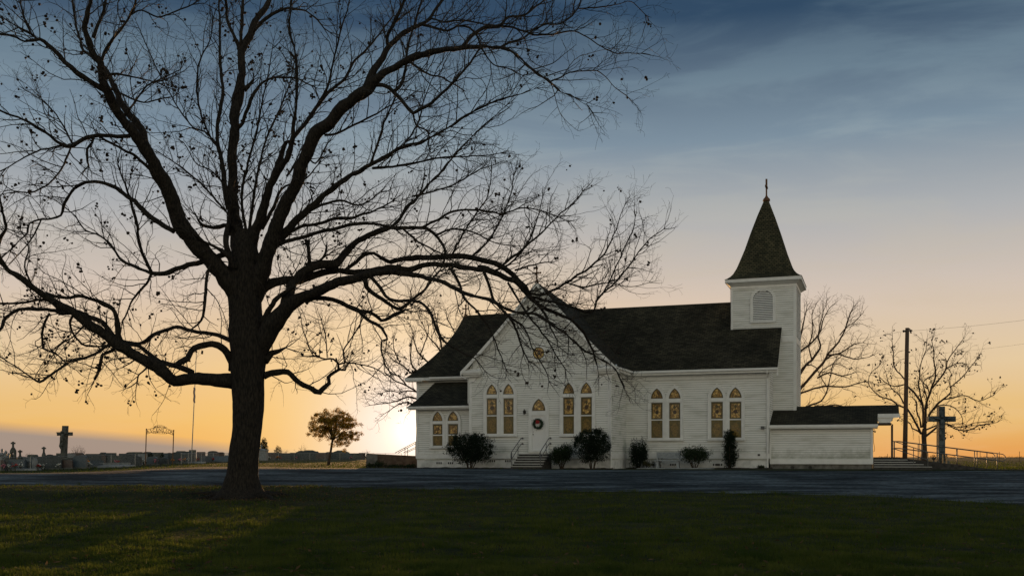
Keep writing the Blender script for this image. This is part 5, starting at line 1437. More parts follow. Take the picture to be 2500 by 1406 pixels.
def cross_monument(name, label, px, top, arm_y0, arm_y1, ax0, ax1, w, base, Y, mat_, rot, ped, leanx=0, figure=True, fig_side=-1, depth=1.0):
    b = ground_at(px, Y); sc = Y/F
    t = thing(name, label, 'stone cross', b, rot)
    Z = lambda py: EYE+(HY-py)*sc-b.z
    q = MB(); hw = w*sc/2; zt = Z(top); zb = Z(base)
    lx = leanx*sc
    q.hexa([(-hw*1.1-lx*.5, -hw*depth, zb-.3), (hw*1.1-lx*.5, -hw*depth, zb-.3), (hw*1.1-lx*.5, hw*depth, zb-.3), (-hw*1.1-lx*.5, hw*depth, zb-.3)],
           [(-hw+lx*.5, -hw*depth, zt), (hw+lx*.5, -hw*depth, zt), (hw+lx*.5, hw*depth, zt), (-hw+lx*.5, hw*depth, zt)])
    z0, z1 = Z(arm_y1), Z(arm_y0); x0, x1 = (ax0-px)*sc/math.cos(rot), (ax1-px)*sc/math.cos(rot)
    q.box(x0, -hw+.01, -hw*depth*.92, hw*depth*.92, z0, z1); q.box(hw-.01, x1, -hw*depth*.92, hw*depth*.92, z0, z1)
    for v in range(len(q.v)):
        p = Vector(q.v[v]); q.v[v] = tuple(p+Vector((.012, .012, .012))*noise.noise(p*3))
    q.build('cross_shaft', mat_, t)
    q = MB()
    for (wx, wd, za, zb2) in ped: q.box(-wx/2, wx/2, -wd/2, wd/2, za, zb2-.001)
    q.build('pedestal', M_STONEG, t)
    if figure:
        H = (zt-zb); y_ = -hw*depth-.06; q = MB(); u = H*.0+.0
        za = (z0+z1)/2; hgt = min(1.75, (za-zb)*.92)
        k = hgt/1.75; f = fig_side
        q.tube([(0, y_, za-.02*k), (.02*f, y_-.03, za-.12*k), (.05*f, y_-.05, za-.35*k), (.10*f, y_-.06, za-.62*k), (.08*f, y_-.07, za-.80*k)], [.09*k, .17*k, .19*k, .14*k, .16*k], 10)
        q.tube([(.03*f, y_-.06, za+.04*k), (.05*f, y_-.09, za+.10*k), (.07*f, y_-.12, za+.20*k), (.08*f, y_-.12, za+.26*k)], [.05*k, .07*k, .10*k, .05*k], 10)
        for sd in (-1, 1):
            q.tube([(.13*sd*k, y_-.02, za-.05*k), (.38*sd*k, y_-.03, za+.02*k), (.66*sd*k, y_, za+.12*k)], [.06*k, .05*k, .035*k], 7)
            q.tube([(.08*f+.07*sd*k, y_-.06, za-.80*k), (.16*f*k+.05*sd*k, y_-.15, za-1.16*k), (.06*f+.04*sd*k, y_-.04, za-1.52*k), (.06*f+.03*sd*k, y_-.10, za-1.64*k)], [.10*k, .075*k, .05*k, .035*k], 8)
        q.build('corpus_figure', mat_, t, smooth=True)
    return t
cross_monument('stone_cross', 'large pale stone cross with carved figure beyond the ramp railings', 2297, 992, 1016, 1029, 2264, 2331, 14.5, 1112, 80.0,
               mat('blue_grey_stone', (.03, .042, .047), (.105, .13, .138), scale=2.5, rough=.9, bump=.6, stops=(.4, .6)), 0, [(1.0, .9, -.2, .52), (.72, .7, .52, .78)], figure=True)
b = ground_at(2298, 79.0)
q = MB(); q.box(-1.32, 1.32, -.5, 2.4, -.3, .28); tag(q.build('grave_slab', M_BRICKC, loc=b), 'broad dark brown plinth under the stone cross by the ramp', 'plinth')
for px_, lb in ((2282, 'left'), (2310.5, 'right')):
    b = ground_at(px_, 79.0); t = thing('flower_urn', 'stone urn of dark flowers on the %s of the big pale cross by the ramp' % lb, 'urn', b+Vector((0, .2, .281)), 0, 'urns beside the stone cross')
    q = MB(); q.box(-.24, .24, -.2, .2, 0, .18); q.lathe([(.10, .18), (.05, .24), (.05, .30), (.14, .38), (.18, .48), (.16, .5)], (0, 0, 0), 10); q.build('urn', M_STONEG, t)
    q = MB(); leafcloud(q, (0, 0, .56), .18, .18, .14, 120, .09, random.Random(3), shell=.3); q.build('flowers', M_LEAFD, t)
# white marker stakes and a thin leaning rod by the ramp
for px_, lb in ((2302, 'short pale wooden stake left of its twin in front of the cross plinth'), (2311, 'short pale wooden stake right of its twin in front of the cross plinth'), (2257.5, 'pale small post at the foot of the bare tree by the ramp')):
    Yp = 66.0 if px_ > 2290 else 84.0; b = ground_at(px_, Yp); h = 36 if px_ > 2290 else 14
    q = MB(); q.box(-.035, .035, -.035, .035, -.2, h*Yp/F*.98); q.tube([(0, 0, h*Yp/F*.98), (0, 0, h*Yp/F)], .03, 6)
    tag(q.build('marker_stake', mat('raw_wood%d' % px_, (.22, .15, .08), (.36, .26, .15), scale=6) if px_ == 2302 else M_CONC if px_ == 2257.5 else MATS['raw_wood2302'], loc=b), lb, 'stake', 'stakes by the ramp' if px_ > 2290 else None)
b = ground_at(2248, 78.0); q = MB(); q.tube([(0, 0, -.1), (at(2243.5, 1062, 78.)-b)], .02, 6); tag(q.build('leaning_rod', M_RUST, loc=b), 'thin leaning rod beside the trunk behind the ramp rails', 'rod')
# field fence posts
for px_, h, lb in ((2393, 20, 'thin far field post just above the end of the ramp rail'), (2440, 21, 'thin far field post right of the ramp rail end'), (2489, 22, 'thin far field post at the right edge of the view'), (2167, 16, 'short thin far field post seen under the porch roof')):
    b = ground_at(px_, 130.0); q = MB(); q.tube([(0, 0, -.1), (0, 0, h*130/F+.25)], .03, 5)
    tag(q.build('fence_post', M_RUST, loc=b), lb, 'fence post', 'posts in the far field')
# far hedge lines on the horizon
rng = random.Random(77)
q = MB()
for i in range(150):
    x = rng.uniform(-520, 620); y = 900+rng.uniform(0, 200); leafcloud(q, (x, y, G(x, y)+.2), rng.uniform(5, 14), 4, rng.uniform(.8, 2.2), 40, 1.0, rng, shell=.2, seed=i)
tag(q.build('distant_treeline', M_LEAFD), 'thin dark line of far-off trees along the horizon', 'treeline', kind='stuff')

# ------------------------------------------------------------------ cemetery
# chain-link fence: top rail, posts, wire mesh of crossing strands
FL = [(-120, 84.0), (0, 88.0), (330, 102.0), (424, 110.0), (548, 134.0), (640, 172.0), (900, 186.0), (1020, 190.0)]
def fpt(px, Y): return ground_at(px, Y)
fence = thing('chain_link_fence', 'low chain-link fence with thin steel posts along the graveyard edge', 'fence', fpt(0, 88.0))
fo = fence.location
q = MB(); posts = []
for (p0, y0), (p1, y1) in zip(FL, FL[1:]):
    a, b_ = fpt(p0, y0), fpt(p1, y1); n_ = max(1, int((b_-a).length/3.0))
    for i in range(n_):
        v = a+(b_-a)*i/n_
        if 353 < CX+v.x/v.y*F < 425: continue
        v.z = G(v.x, v.y); posts.append(v)
for a, b_ in zip(posts, posts[1:]):
    if (b_-a).length > 6: continue
    q.tube([a-fo+Vector((0, 0, 1.18)), b_-fo+Vector((0, 0, 1.18))], .022, 5, cap=False)
q.build('top_rail', M_STEEL, fence)
for v in posts[:100]:
    q = MB(); q.tube([v-fo+Vector((0, 0, -.1)), v-fo+Vector((0, 0, 1.24))], .03, 6); q.build('post', M_STEEL, fence)
q = MB()
for a, b_ in zip(posts, posts[1:]):
    L = (b_-a).length
    if L > 6: continue
    for i in range(int(L/.16)):
        for sg in (0, 1):
            p = a+(b_-a)*(i*.16/L); r_ = a+(b_-a)*min(1, (i*.16+.5)/L)
            if sg: p, r_ = r_, p
            q.tube([p-fo+Vector((0, 0, .05)), r_-fo+Vector((0, 0, 1.16))], .0026, 3, cap=False)
q.build('wire_mesh', M_STEEL, fence)

# arched iron gate with its lettering
GY = 103.0
gl, gr = ground_at(354.5, GY), ground_at(421, GY)
gate = thing('cemetery_gate', 'tall thin iron gate arch with lettered top at the graveyard entrance', 'gate', (gl+gr)/2)
go = gate.location
gw = (gr-gl).length; tz_l = EYE+(HY-1048)*GY/F-go.z; hw = gw/2
for sx, topz in ((-1, tz_l), (1, tz_l-.15)):
    q = MB(); q.tube([(sx*hw, 0, -.2), (sx*hw+.08, 0, topz*.6), (sx*hw+.12, 0, topz)], .05, 8); q.blob((sx*hw+.12, 0, topz+.04), .08); q.build('post', M_RUST, gate)
def gz_(x, k=0): return tz_l-.12+.30*(1-(x/hw)**2)-.06*(x/hw)-k
q = MB()
N_ = 24
for k in (0.0, .40): q.tube([(x+.12, 0, gz_(x, k)) for x in np.linspace(-hw, hw, N_)], .022, 5)
for x0, x1, k, h in ((-.62, .62, 0.0, .26), (-.85, .75, .40, -.20)):
    q.tube([(x+.12, 0, gz_(x, k)+h*math.sqrt(max(0, 1-((x-(x0+x1)/2)/((x1-x0)/2))**2))) for x in np.linspace(x0, x1, 16)], .014, 5)
for sx in (-1, 1): q.tube([(sx*.66+.12+.07*math.cos(a)*sx, 0, gz_(.66)+.06+.06*math.sin(a)) for a in np.linspace(0, 5.5, 10)], .012, 4)
q.build('arch_bars', M_RUST, gate)
def letters(text, half, k, size, name):
    mb = MB()
    for i, ch in enumerate(text):
        x = -half+2*half*i/(len(text)-1)
        cu = bpy.data.curves.new('t', 'FONT'); cu.body = ch; cu.size = size; cu.extrude = .012; cu.offset = .004; cu.align_x = 'CENTER'
        ob = bpy.data.objects.new('t', cu); me = ob.to_mesh()
        an = math.atan2(gz_(x+.05)-gz_(x-.05), .1)
        M = Matrix.Translation((x+.12, 0, gz_(x, k))) @ Matrix.Rotation(-an, 4, 'Y') @ Matrix.Rotation(math.pi/2, 4, 'X')
        base = len(mb.v)
        for v in me.vertices: mb.v.append(tuple(M @ v.co))
        for p in me.polygons: mb.f.append(tuple(base+j for j in p.vertices)); mb.mi.append(0)
        ob.to_mesh_clear(); bpy.data.objects.remove(ob); bpy.data.curves.remove(cu)
    mb.build(name, M_RUST, gate)
letters('ASCENSION', hw*.86, .36, .42, 'main_lettering')
letters('MORAVIAN', .52, -.02, .24, 'upper_lettering')
letters('CEMETERY', .62, .54, .22, 'lower_lettering')

# flag pole behind the gate
FY = 118.0; b = ground_at(467, FY)
fp = thing('flagpole', 'slim leaning flagpole rising behind the big tree limb', 'flagpole', b)
tp = at(480, 850, FY)-b
q = MB(); q.tube([(0, 0, -.1), tp*.5, tp], [.06, .05, .035], 8); q.blob(tuple(tp+Vector((0, 0, .08))), .09); q.build('mast', M_STEEL, fp)
q = MB(); z = at(471, 945, FY)-b; ptsf = [(z.x+.05+.03*math.sin(k*1.7), .02*math.cos(k*2.1), z.z-k*.22) for k in range(9)]
for (x0, y0, z0), (x1, y1, z1) in zip(ptsf, ptsf[1:]): q.hexa([(x1, y1-.02, z1), (x1+.2, y1+.06, z1-.05), (x1+.2, y1+.08, z1-.05), (x1, y1, z1)], [(x0, y0-.02, z0), (x0+.2, y0+.06, z0-.05), (x0+.2, y0+.08, z0-.05), (x0, y0, z0)])
q.build('flag', M_FLAGR, fp)

# leaning crucifix of the graveyard
cross_monument('stone_cross', 'tall dark leaning crucifix standing among the gravestones on the left', 157.5, 1039, 1054.5, 1063, 141, 176, 10.0, 1111, 96.0, M_STONEG, math.radians(-8),
               [(2.2, 1.6, -.3, .9), (1.3, 1.1, .9, 1.05)], leanx=4.5, figure=True, fig_side=-1, depth=1.2)

# monuments: canopy of posts with a cross on top
def canopy(px, top, w, Y, label, mats=M_STONEG, opened=True):
    b = ground_at(px, Y); sc = Y/F; t = thing('cross_monument', label, 'grave monument', b, 0, 'cross-topped grave monuments')
    H = EYE+(HY-top)*sc-b.z; hw = w*sc/2; z1 = H-1.05 if opened else H-.6
    q = MB(); q.box(-hw*1.25, hw*1.25, -.35, .35, -.2, 1.02); q.build('plinth', mats, t)
    q = MB()
    if opened:
        q.box(-hw, -hw*.42, -.16, .16, 1.021, z1); q.box(hw*.42, hw, -.16, .16, 1.021, z1)
        q.prism([(-hw*1.05, z1), (-hw*.35, z1), (0, z1+.12), (hw*.35, z1), (hw*1.05, z1), (hw*.95, z1+.22), (hw*.25, z1+.5), (-hw*.25, z1+.5), (-hw*.95, z1+.22)], -.16, .16)
        zc = z1+.5
    else:
        q.prism([(-hw, 1.021), (hw, 1.021), (hw, z1-.12), (hw*.6, z1), (hw*.2, z1+.08), (-hw*.2, z1+.08), (-hw*.6, z1), (-hw, z1-.12)], -.15, .15); zc = z1+.08
    q.build('body', mats, t)
    q = MB(); r = .075; h = H-zc
    q.box(-r, r, -.06, .06, zc, H); q.box(-.2, -r, -.055, .055, H-h*.42, H-h*.42+2*r); q.box(r, .2, -.055, .055, H-h*.42, H-h*.42+2*r)
    q.build('cross', mats, t)
canopy(32, 1077.5, 12.5, 96., 'tallest cross-topped double-pillar monument near the left edge of the graveyard')
canopy(49, 1098, 8.5, 97., 'short solid cross-topped stone right of the tall double-pillar monument', opened=False)
canopy(107, 1090, 7.5, 101., 'slim cross-topped monument between the double-pillar one and the crucifix')
# white tomb with a cross behind the trunk
b = ground_at(638, 168.0); t = thing('tomb', 'white block tomb with small cross on its lid just right of the big trunk', 'tomb', b)
q = MB(); q.box(-.95, .95, -.7, .7, -.1, 1.55); q.build('body', M_STONEW, t)
q = MB(); q.box(-1.08, 1.08, -.8, .8, 1.551, 1.68); q.hexa([(-1.0, -.75, 1.681), (1.0, -.75, 1.681), (1.0, .75, 1.681), (-1.0, .75, 1.681)], [(-.3, -.3, 1.9), (.3, -.3, 1.9), (.3, .3, 1.9), (-.3, .3, 1.9)]); q.build('lid', M_STONEW, t)
q = MB(); q.box(-.07, .07, -.06, .06, 1.9, 2.6); q.box(-.26, -.07, -.05, .05, 2.28, 2.42); q.box(.07, .26, -.05, .05, 2.28, 2.42); q.build('cross', M_STONEW, t)

# gravestones
SHAPES = {}
def gs(kind, w, h, d):
    q = MB()
    if kind == 'slab': q.prism([(-w/2, .16), (w/2, .16), (w/2, h), (-w/2, h)], -d/2, d/2)
    elif kind == 'arched': q.prism([(-w/2, .16), (w/2, .16), (w/2, h*.82)]+[(w/2*math.cos(a), h*.82+h*.18*math.sin(a)) for a in np.linspace(.25, math.pi-.25, 9)]+[(-w/2, h*.82)], -d/2, d/2)
    elif kind == 'gabled': q.prism([(-w/2, .16), (w/2, .16), (w/2, h*.78), (w*.18, h), (-w*.18, h), (-w/2, h*.78)], -d/2, d/2)
    elif kind == 'slant': q.hexa([(-w/2, -d/2-.12, .16), (w/2, -d/2-.12, .16), (w/2, d/2, .16), (-w/2, d/2, .16)], [(-w/2, 0, h), (w/2, 0, h), (w/2, d/2, h), (-w/2, d/2, h)])
    elif kind == 'serpentine': q.prism([(-w/2, .16), (w/2, .16), (w/2, h*.80), (w*.36, h*.86), (w*.2, h*.97), (0, h), (-w*.2, h*.97), (-w*.36, h*.86), (-w/2, h*.80)], -d/2, d/2)
    elif kind == 'tablet': q.prism([(-w/2, .16), (w/2, .16), (w/2, h*.9), (w*.4, h), (-w*.4, h), (-w/2, h*.9)], -d/2, d/2)
    p = MB(); p.box(-w/2-.14, w/2+.14, -d/2-.16, d/2+.16, -.1, .159)
    return q, p
PALE = {M_STONE: 'grey', M_STONE2: 'blue-grey', M_STONE3: 'brown', M_STONEW: 'white', M_STONEG: 'weathered'}
names = {}
LMK = [(-20, 'near the left edge'), (32, 'by the double-pillar monument'), (107, 'by the slim cross monument'), (157, 'by the leaning crucifix'), (200, 'by the windblown bush'),
       (280, 'between the bush and the gate'), (388, 'behind the lettered gate'), (467, 'by the flagpole'), (520, 'left of the big trunk'), (690, 'right of the white tomb'), (802, 'behind the young leafy tree'), (880, 'near the concrete ramp block')]
NUM = ['', 'second ', 'third ', 'fourth ', 'fifth ', 'sixth ', 'seventh ', 'eighth ']
stones = []
rng = random.Random(99)
# (px, Y, w, h, kind, material) - the ones one can tell apart, front to back
FIX = [(4, 91, .7, .95, 'tablet', 2), (18, 92, .5, 1.15, 'arched', 4), (43, 91.5, 1.5, 1.0, 'slab', 1), (66, 92, 1.35, .85, 'serpentine', 0), (85, 91.5, .42, 1.1, 'gabled', 3), (122, 93, 2.1, 1.2, 'slab', 0),
       (157, 93.5, 1.5, .85, 'tablet', 2), (196, 94, 1.35, 1.25, 'arched', 1), (236, 99, 1.3, .7, 'slant', 0), (262, 99, 2.2, .42, 'slab', 3), (296, 100, 1.9, .42, 'slab', 3), (322, 103, 2.1, 1.15, 'serpentine', 0),
       (348, 108, .9, 1.2, 'slab', 3), (372, 106, 1.1, .9, 'arched', 1), (398, 107, 1.3, .8, 'serpentine', 0), (405, 118, .8, 1.25, 'slab', 1), (432, 118, 1.9, 1.35, 'serpentine', 0), (455, 121, 1.9, 1.4, 'gabled', 0),
       (470, 128, .9, 1.6, 'slab', 4), (491, 132, 1.1, 1.35, 'slab', 2), (504, 124, 1.7, .85, 'slab', 1), (535, 131, 1.3, 1.3, 'tablet', 2), (541, 126, 2.3, .8, 'slant', 1), (556, 140, 1.4, .9, 'slab', 1),
       (300, 112, .8, 1.3, 'slab', 0), (318, 115, 1.2, 1.45, 'arched', 4), (228, 108, 1.6, 1.35, 'slab', 0), (205, 104, 1.7, 1.3, 'serpentine', 0), (245, 112, 1.3, 1.3, 'tablet', 2), (272, 112, 1.1, 1.4, 'slab', 0), (283, 109, 1.4, 1.1, 'slant', 4),
       (138, 100, .9, 1.3, 'tablet', 0), (172, 100, .9, 1.45, 'slab', 3), (92, 103, 1.2, 1.2, 'slab', 0), (58, 104, 1.0, 1.2, 'arched', 0), (10, 100, 1.1, 1.3, 'gabled', 4), (72, 101, 1.3, 1.1, 'slab', 1), (188, 112, 1.5, 1.5, 'tablet', 2),
       (663, 178, 1.6, 1.3, 'slab', 2), (677, 190, 1.2, 1.2, 'arched', 0), (697, 182, 2.0, 1.2, 'slab', 0), (715, 184, 2.3, 1.3, 'gabled', 0), (735, 188, 1.9, 1.7, 'serpentine', 4), (755, 184, 3.4, 1.75, 'gabled', 0), (788, 182, 2.4, 1.3, 'tablet', 2),
       (815, 184, 2.7, 1.4, 'slab', 0), (832, 190, 3.2, 1.75, 'gabled', 4), (850, 186, 2.2, 1.2, 'slant', 0), (870, 183, 1.5, 1.2, 'tablet', 4), (884, 190, 1.2, 1.3, 'slab', 2), (768, 196, 1.6, 1.6, 'tablet', 0), (803, 196, 1.5, 1.5, 'arched', 2),
       (360, 124, 1.4, 1.45, 'arched', 0), (385, 126, 1.4, 1.35, 'slab', 4), (414, 130, 1.2, 1.3, 'serpentine', 2), (442, 136, 1.3, 1.5, 'tablet', 0), (334, 122, 1.3, 1.45, 'slab', 4), (252, 124, 1.4, 1.5, 'gabled', 0), (520, 144, 1.5, 1.5, 'arched', 0),
       (25, 112, 1.3, 1.45, 'slab', 0), (80, 114, 1.2, 1.4, 'tablet', 4), (122, 112, 1.3, 1.4, 'serpentine', 0), (148, 116, 1.1, 1.5, 'slab', 4)]
MT = [M_STONE, M_STONE2, M_STONE3, M_STONEW, M_STONEG]
for px_, Y, w, h, kd, mi_ in sorted(FIX):
    m_ = MT[mi_]; lk = min(LMK, key=lambda q: abs(q[0]-px_))[1]
    row = 'front-row' if (Y < 101 if px_ < 310 else (Y < 125 if px_ < 480 else Y < 133) if px_ < 600 else Y < 186) else 'back-row'
    shp = {'slab': 'flat-topped', 'arched': 'round-topped', 'gabled': 'peaked', 'slant': 'slant-faced', 'serpentine': 'curved-top', 'tablet': 'clipped-corner'}[kd]
    if h < .5: shp = 'low long'
    key = '%s %s %s gravestone %s' % (row, PALE[m_], shp, lk); k = names.get(key, 0); names[key] = k+1
    lab = NUM[k]+key+('' if k == 0 else ' counting from the left')
    b = ground_at(px_, Y); t = thing('gravestone', lab, 'gravestone', b, rng.uniform(-.35, .1), 'gravestones in the graveyard')
    q, p = gs(kd, w, h, rng.uniform(.18, .3)); q.build('stone', m_, t); p.build('base', M_STONEG if mi_ != 3 else M_STONEW, t)
# flat polished ledgers that catch the sky
for px_, Y, lab in ((66, 91, 'front-left flat pale grave ledger by the double-pillar monument'), (270, 97.5, 'long low pale ledger between the bush and the gate'), (300, 98.5, 'short low pale ledger nearest the gate'), (478, 119, 'flat polished ledger by the flagpole')):
    b = ground_at(px_, Y); q = MB(); q.hexa([(-1.1, -.5, -.1), (1.1, -.5, -.1), (1.1, .5, -.1), (-1.1, .5, -.1)], [(-1.05, -.45, .16), (1.05, -.45, .16), (1.05, .45, .20), (-1.05, .45, .20)])
    tag(q.build('grave_ledger', M_STONEW, loc=b), lab, 'grave ledger', 'grave ledgers')
# praying angel figures near the left edge
for px_, h, lab in ((5, 2.0, 'winged stone angel at the far left of the graveyard'), (13, 1.75, 'smaller stone angel just right of the winged angel')):
    b = ground_at(px_, 95.0); t = thing('angel_statue', lab, 'statue', b, .3, 'stone angels'); k = h/1.9
    q = MB(); q.lathe([(.26*k, .55*k), (.20*k, .9*k), (.15*k, 1.2*k), (.17*k, 1.4*k), (.07*k, 1.54*k), (.06*k, 1.6*k), (.11*k, 1.7*k), (.09*k, 1.82*k), (.02*k, 1.88*k)], (0, 0, 0), 10)
    q.tube([(.15*k, -.02, 1.4*k), (.20*k, -.14, 1.22*k), (.04*k, -.24*k, 1.34*k)], .05*k, 6); q.tube([(-.15*k, -.02, 1.4*k), (-.20*k, -.14, 1.22*k), (-.04*k, -.24*k, 1.34*k)], .05*k, 6)
    q.build('body', M_STONEW, t, smooth=True)
    for sx in (-1, 1):
        q = MB(); q.prism([(sx*.05, 1.35*k), (sx*.28*k, 1.75*k), (sx*.42*k, 1.6*k), (sx*.34*k, 1.1*k), (sx*.15*k, .85*k)], .08, .14); q.build('wing', M_STONEW, t)
    q = MB(); q.box(-.3, .3, -.25, .25, -.1, .55*k); q.build('plinth', M_STONEG, t)
# grave flowers
FC = {M_RED: 'red', M_ORANGE: 'orange', M_PINK: 'pink', M_WHITEP: 'white'}
fl = [(12, 90.5, M_PINK), (27, 90.5, M_WHITEP), (40, 90.3, M_RED), (54, 91, M_WHITEP), (59, 94, M_ORANGE), (88, 92, M_ORANGE), (96, 90.8, M_RED), (106, 92, M_WHITEP), (146, 92.5, M_WHITEP), (176, 95, M_RED), (183, 98, M_RED), (216, 95.5, M_ORANGE), (220, 94.5, M_WHITEP),
      (240, 103, M_PINK), (286, 104, M_PINK), (289, 106, M_RED), (353, 104, M_WHITEP), (360, 107, M_WHITEP), (382, 104.5, M_PINK), (424, 112, M_ORANGE), (441, 117, M_PINK), (453, 118, M_ORANGE), (462, 119.5, M_WHITEP), (485, 123, M_RED), (522, 123, M_RED), (515, 138, M_WHITEP),
      (659, 172, M_WHITEP), (679, 174, M_ORANGE), (684, 176, M_RED), (725, 178, M_PINK), (858, 181, M_PINK)]
fn = {}
for px_, Y, m_ in fl:
    lk = min(LMK, key=lambda q: abs(q[0]-px_))[1]; key = '%s flower bunch on the graves %s' % (FC[m_], lk); k = fn.get(key, 0); fn[key] = k+1
    b = ground_at(px_, Y); t = thing('flower_bunch', NUM[k]+key+('' if k == 0 else ' counting from the left'), 'flowers', b+Vector((0, -.3, 0)), 0, 'flowers on the graves')
    q = MB(); q.lathe([(.07, -.05), (.10, .2), (.12, .34)], (0, 0, 0), 8); q.build('vase', M_STONEG, t)
    q = MB(); 
    for _ in range(14): q.blob((rng.gauss(0, .11), rng.gauss(0, .1), .46+rng.gauss(0, .09)), rng.uniform(.04, .075), rng=rng)
    q.build('blooms', m_, t)
    q = MB(); leafcloud(q, (0, 0, .40), .2, .18, .14, 60, .12, rng, shell=.2); q.build('leaves', M_LEAF, t)
# bushes in and beyond the graveyard
def bush(px, Y, wpx, top, label, mats, seed, n_=900, size=.22, name='bush', thin=False):
    rng = random.Random(seed); b = ground_at(px, Y); sc = Y/F; t = thing(name, label, 'bush', b, 0, 'bushes in the graveyard')
    H = EYE+(HY-top)*sc-b.z; rx = wpx*sc/2
    q = MB()
    if thin:
        tw_ = Twigs(rng); cf = dict(seg=(.25, .2, .15), wig=(.15, .2, .2), up=(.05, .03, 0), prob=(.8, .6), len=((1, 1), (.4, 1.1), (.2, .5)), r=(.03, .015, .010), rmin=.006, sc=2.0)
        for i in range(13):
            a = i*2.4; d = Vector((math.cos(a)*rx/H*1.3*rng.uniform(.3, 1.1), math.sin(a)*.4, 1)).normalized(); tw_.grow(Vector((0, 0, .1)), d, H*rng.uniform(.75, 1.0), .035, 0, cf, Vector((0, 0, 1)))
        tw_.mb.build('stems', M_BARK2, t)
    else:
        leafcloud(q, (0, 0, H*.55), rx, rx*.8, H*.48, n_, size, rng, shell=.4, lump=.2, seed=seed); q.build('foliage', mats, t)
        q = MB(); q.tube([(0, 0, -.1), (0, 0, H*.6)], [.1, .05], 6); q.build('stem', M_BARK2, t)
bush(644, 200., 19, 1072, 'dark dense domed evergreen behind the white tomb', M_LEAFD, 1, 2200, .25, 'evergreen_bush')
bush(679, 196., 18, 1090, 'dark windswept bush right of the white tomb', M_LEAFD, 2, 700, .25)
bush(690, 215., 34, 1096, 'low leafless brush beside the windswept bush', M_LEAFB, 3, thin=True)
bush(741, 240., 52, 1086, 'wide leafless twiggy bush beyond the pale gravestones', M_LEAFB, 4, thin=True)
bush(195, 118., 17, 1088, 'small windblown twiggy bush right of the leaning crucifix', M_LEAFB, 5, thin=True)
bush(367, 116., 13, 1105, 'round dark bush behind the left gate post', M_LEAFD, 6, 500, .14)
bush(396, 116., 9, 1106, 'small tufted bush between the two gate posts', M_LEAFD, 7, 240, .16)
bush(172, 106., 14, 1106, 'dark low bush right of the crucifix pedestal', M_LEAFD, 8, 500, .14)
bush(68, 230., 44, 1104, 'faint low leafless scrub on the horizon at the left', M_LEAFB, 9, thin=True)
bush(895, 175., 26, 1100, 'golden-lit low scrub at the corner of the concrete ramp block', M_LEAFB, 10, thin=True)
bush(324, 120., 8, 1104, 'small spiky tuft above the curved-top stones left of the gate', M_LEAFD, 11, 200, .16)

# ------------------------------------------------------------------ rear ramp block left of the church
RY = 70.0
def rp(px, y=RY): return Vector(((px-CX)/F*y, y, 0))
x0, x1, x2 = rp(895).x, rp(922).x, rp(1045).x
gz0 = G((x0+x2)/2, RY)
rb_ = thing('concrete_ramp', 'brown concrete ramp block with sloping top at the left end of the church', 'ramp', (x0, RY, gz0))
zt = lambda py: EYE+(HY-py)*RY/F-gz0
q = MB(); L = x2-x0
q.hexa([(0, 0, -.4), (L, 0, -.4), (L, 2.2, -.4), (0, 2.2, -.4)], [(0, 0, zt(1106.5)), (L, 0, zt(1114)), (L, 2.2, zt(1114)), (0, 2.2, zt(1106.5))])
q.build('wall', M_BRICKC, rb_)
q = MB(); q.box(-.02, x1-x0, -.12, -.001, -.3, zt(1108)); q.build('pier', M_CONC, rb_)
for yy in (.12, 1.9):
    q = MB()
    xa_, xb_ = rp(964).x-x0, rp(1045).x-x0
    za, zb_ = zt(1105), zt(1062)
    q.tube([(xa_, yy, za), (xb_, yy, zb_)], .026, 6); q.tube([(xa_+.55, yy, za-.0), (xb_+.0, yy, zb_-.42)], .022, 6)
    for k in (.3, .62, .9): q.tube([(xa_+(xb_-xa_)*k, yy, zt(1112)), (xa_+(xb_-xa_)*k, yy, za+(zb_-za)*k)], .024, 6)
    q.build('handrail', M_STEEL, rb_)
b = Vector((rp(907, 68.8).x, 68.8, 0)); 
for i, (px_, w_, tp_, lb) in enumerate(((905, 26, 1131, 'low dark weeds against the pier of the rear ramp'), (925, 30, 1126, 'taller weeds at the foot of the rear ramp wall'), (962, 60, 1134, 'wide strip of low weeds along the rear ramp wall'), (1000, 40, 1135, 'low weeds where the rear ramp meets the church'))):
    Yw = 68.6; bb = ground_at(px_, Yw); t = thing('weeds', lb, 'weeds', bb, 0, 'weeds by the rear ramp'); rngw = random.Random(i); H = max(.25, EYE+(HY-tp_)*Yw/F-bb.z)
    q = MB(); leafcloud(q, (0, 0, H*.45), w_*Yw/F/2, .4, H*.5, 420, .12, rngw, shell=.2, lump=.4, seed=i, up=1); q.build('foliage', M_LEAF, t)

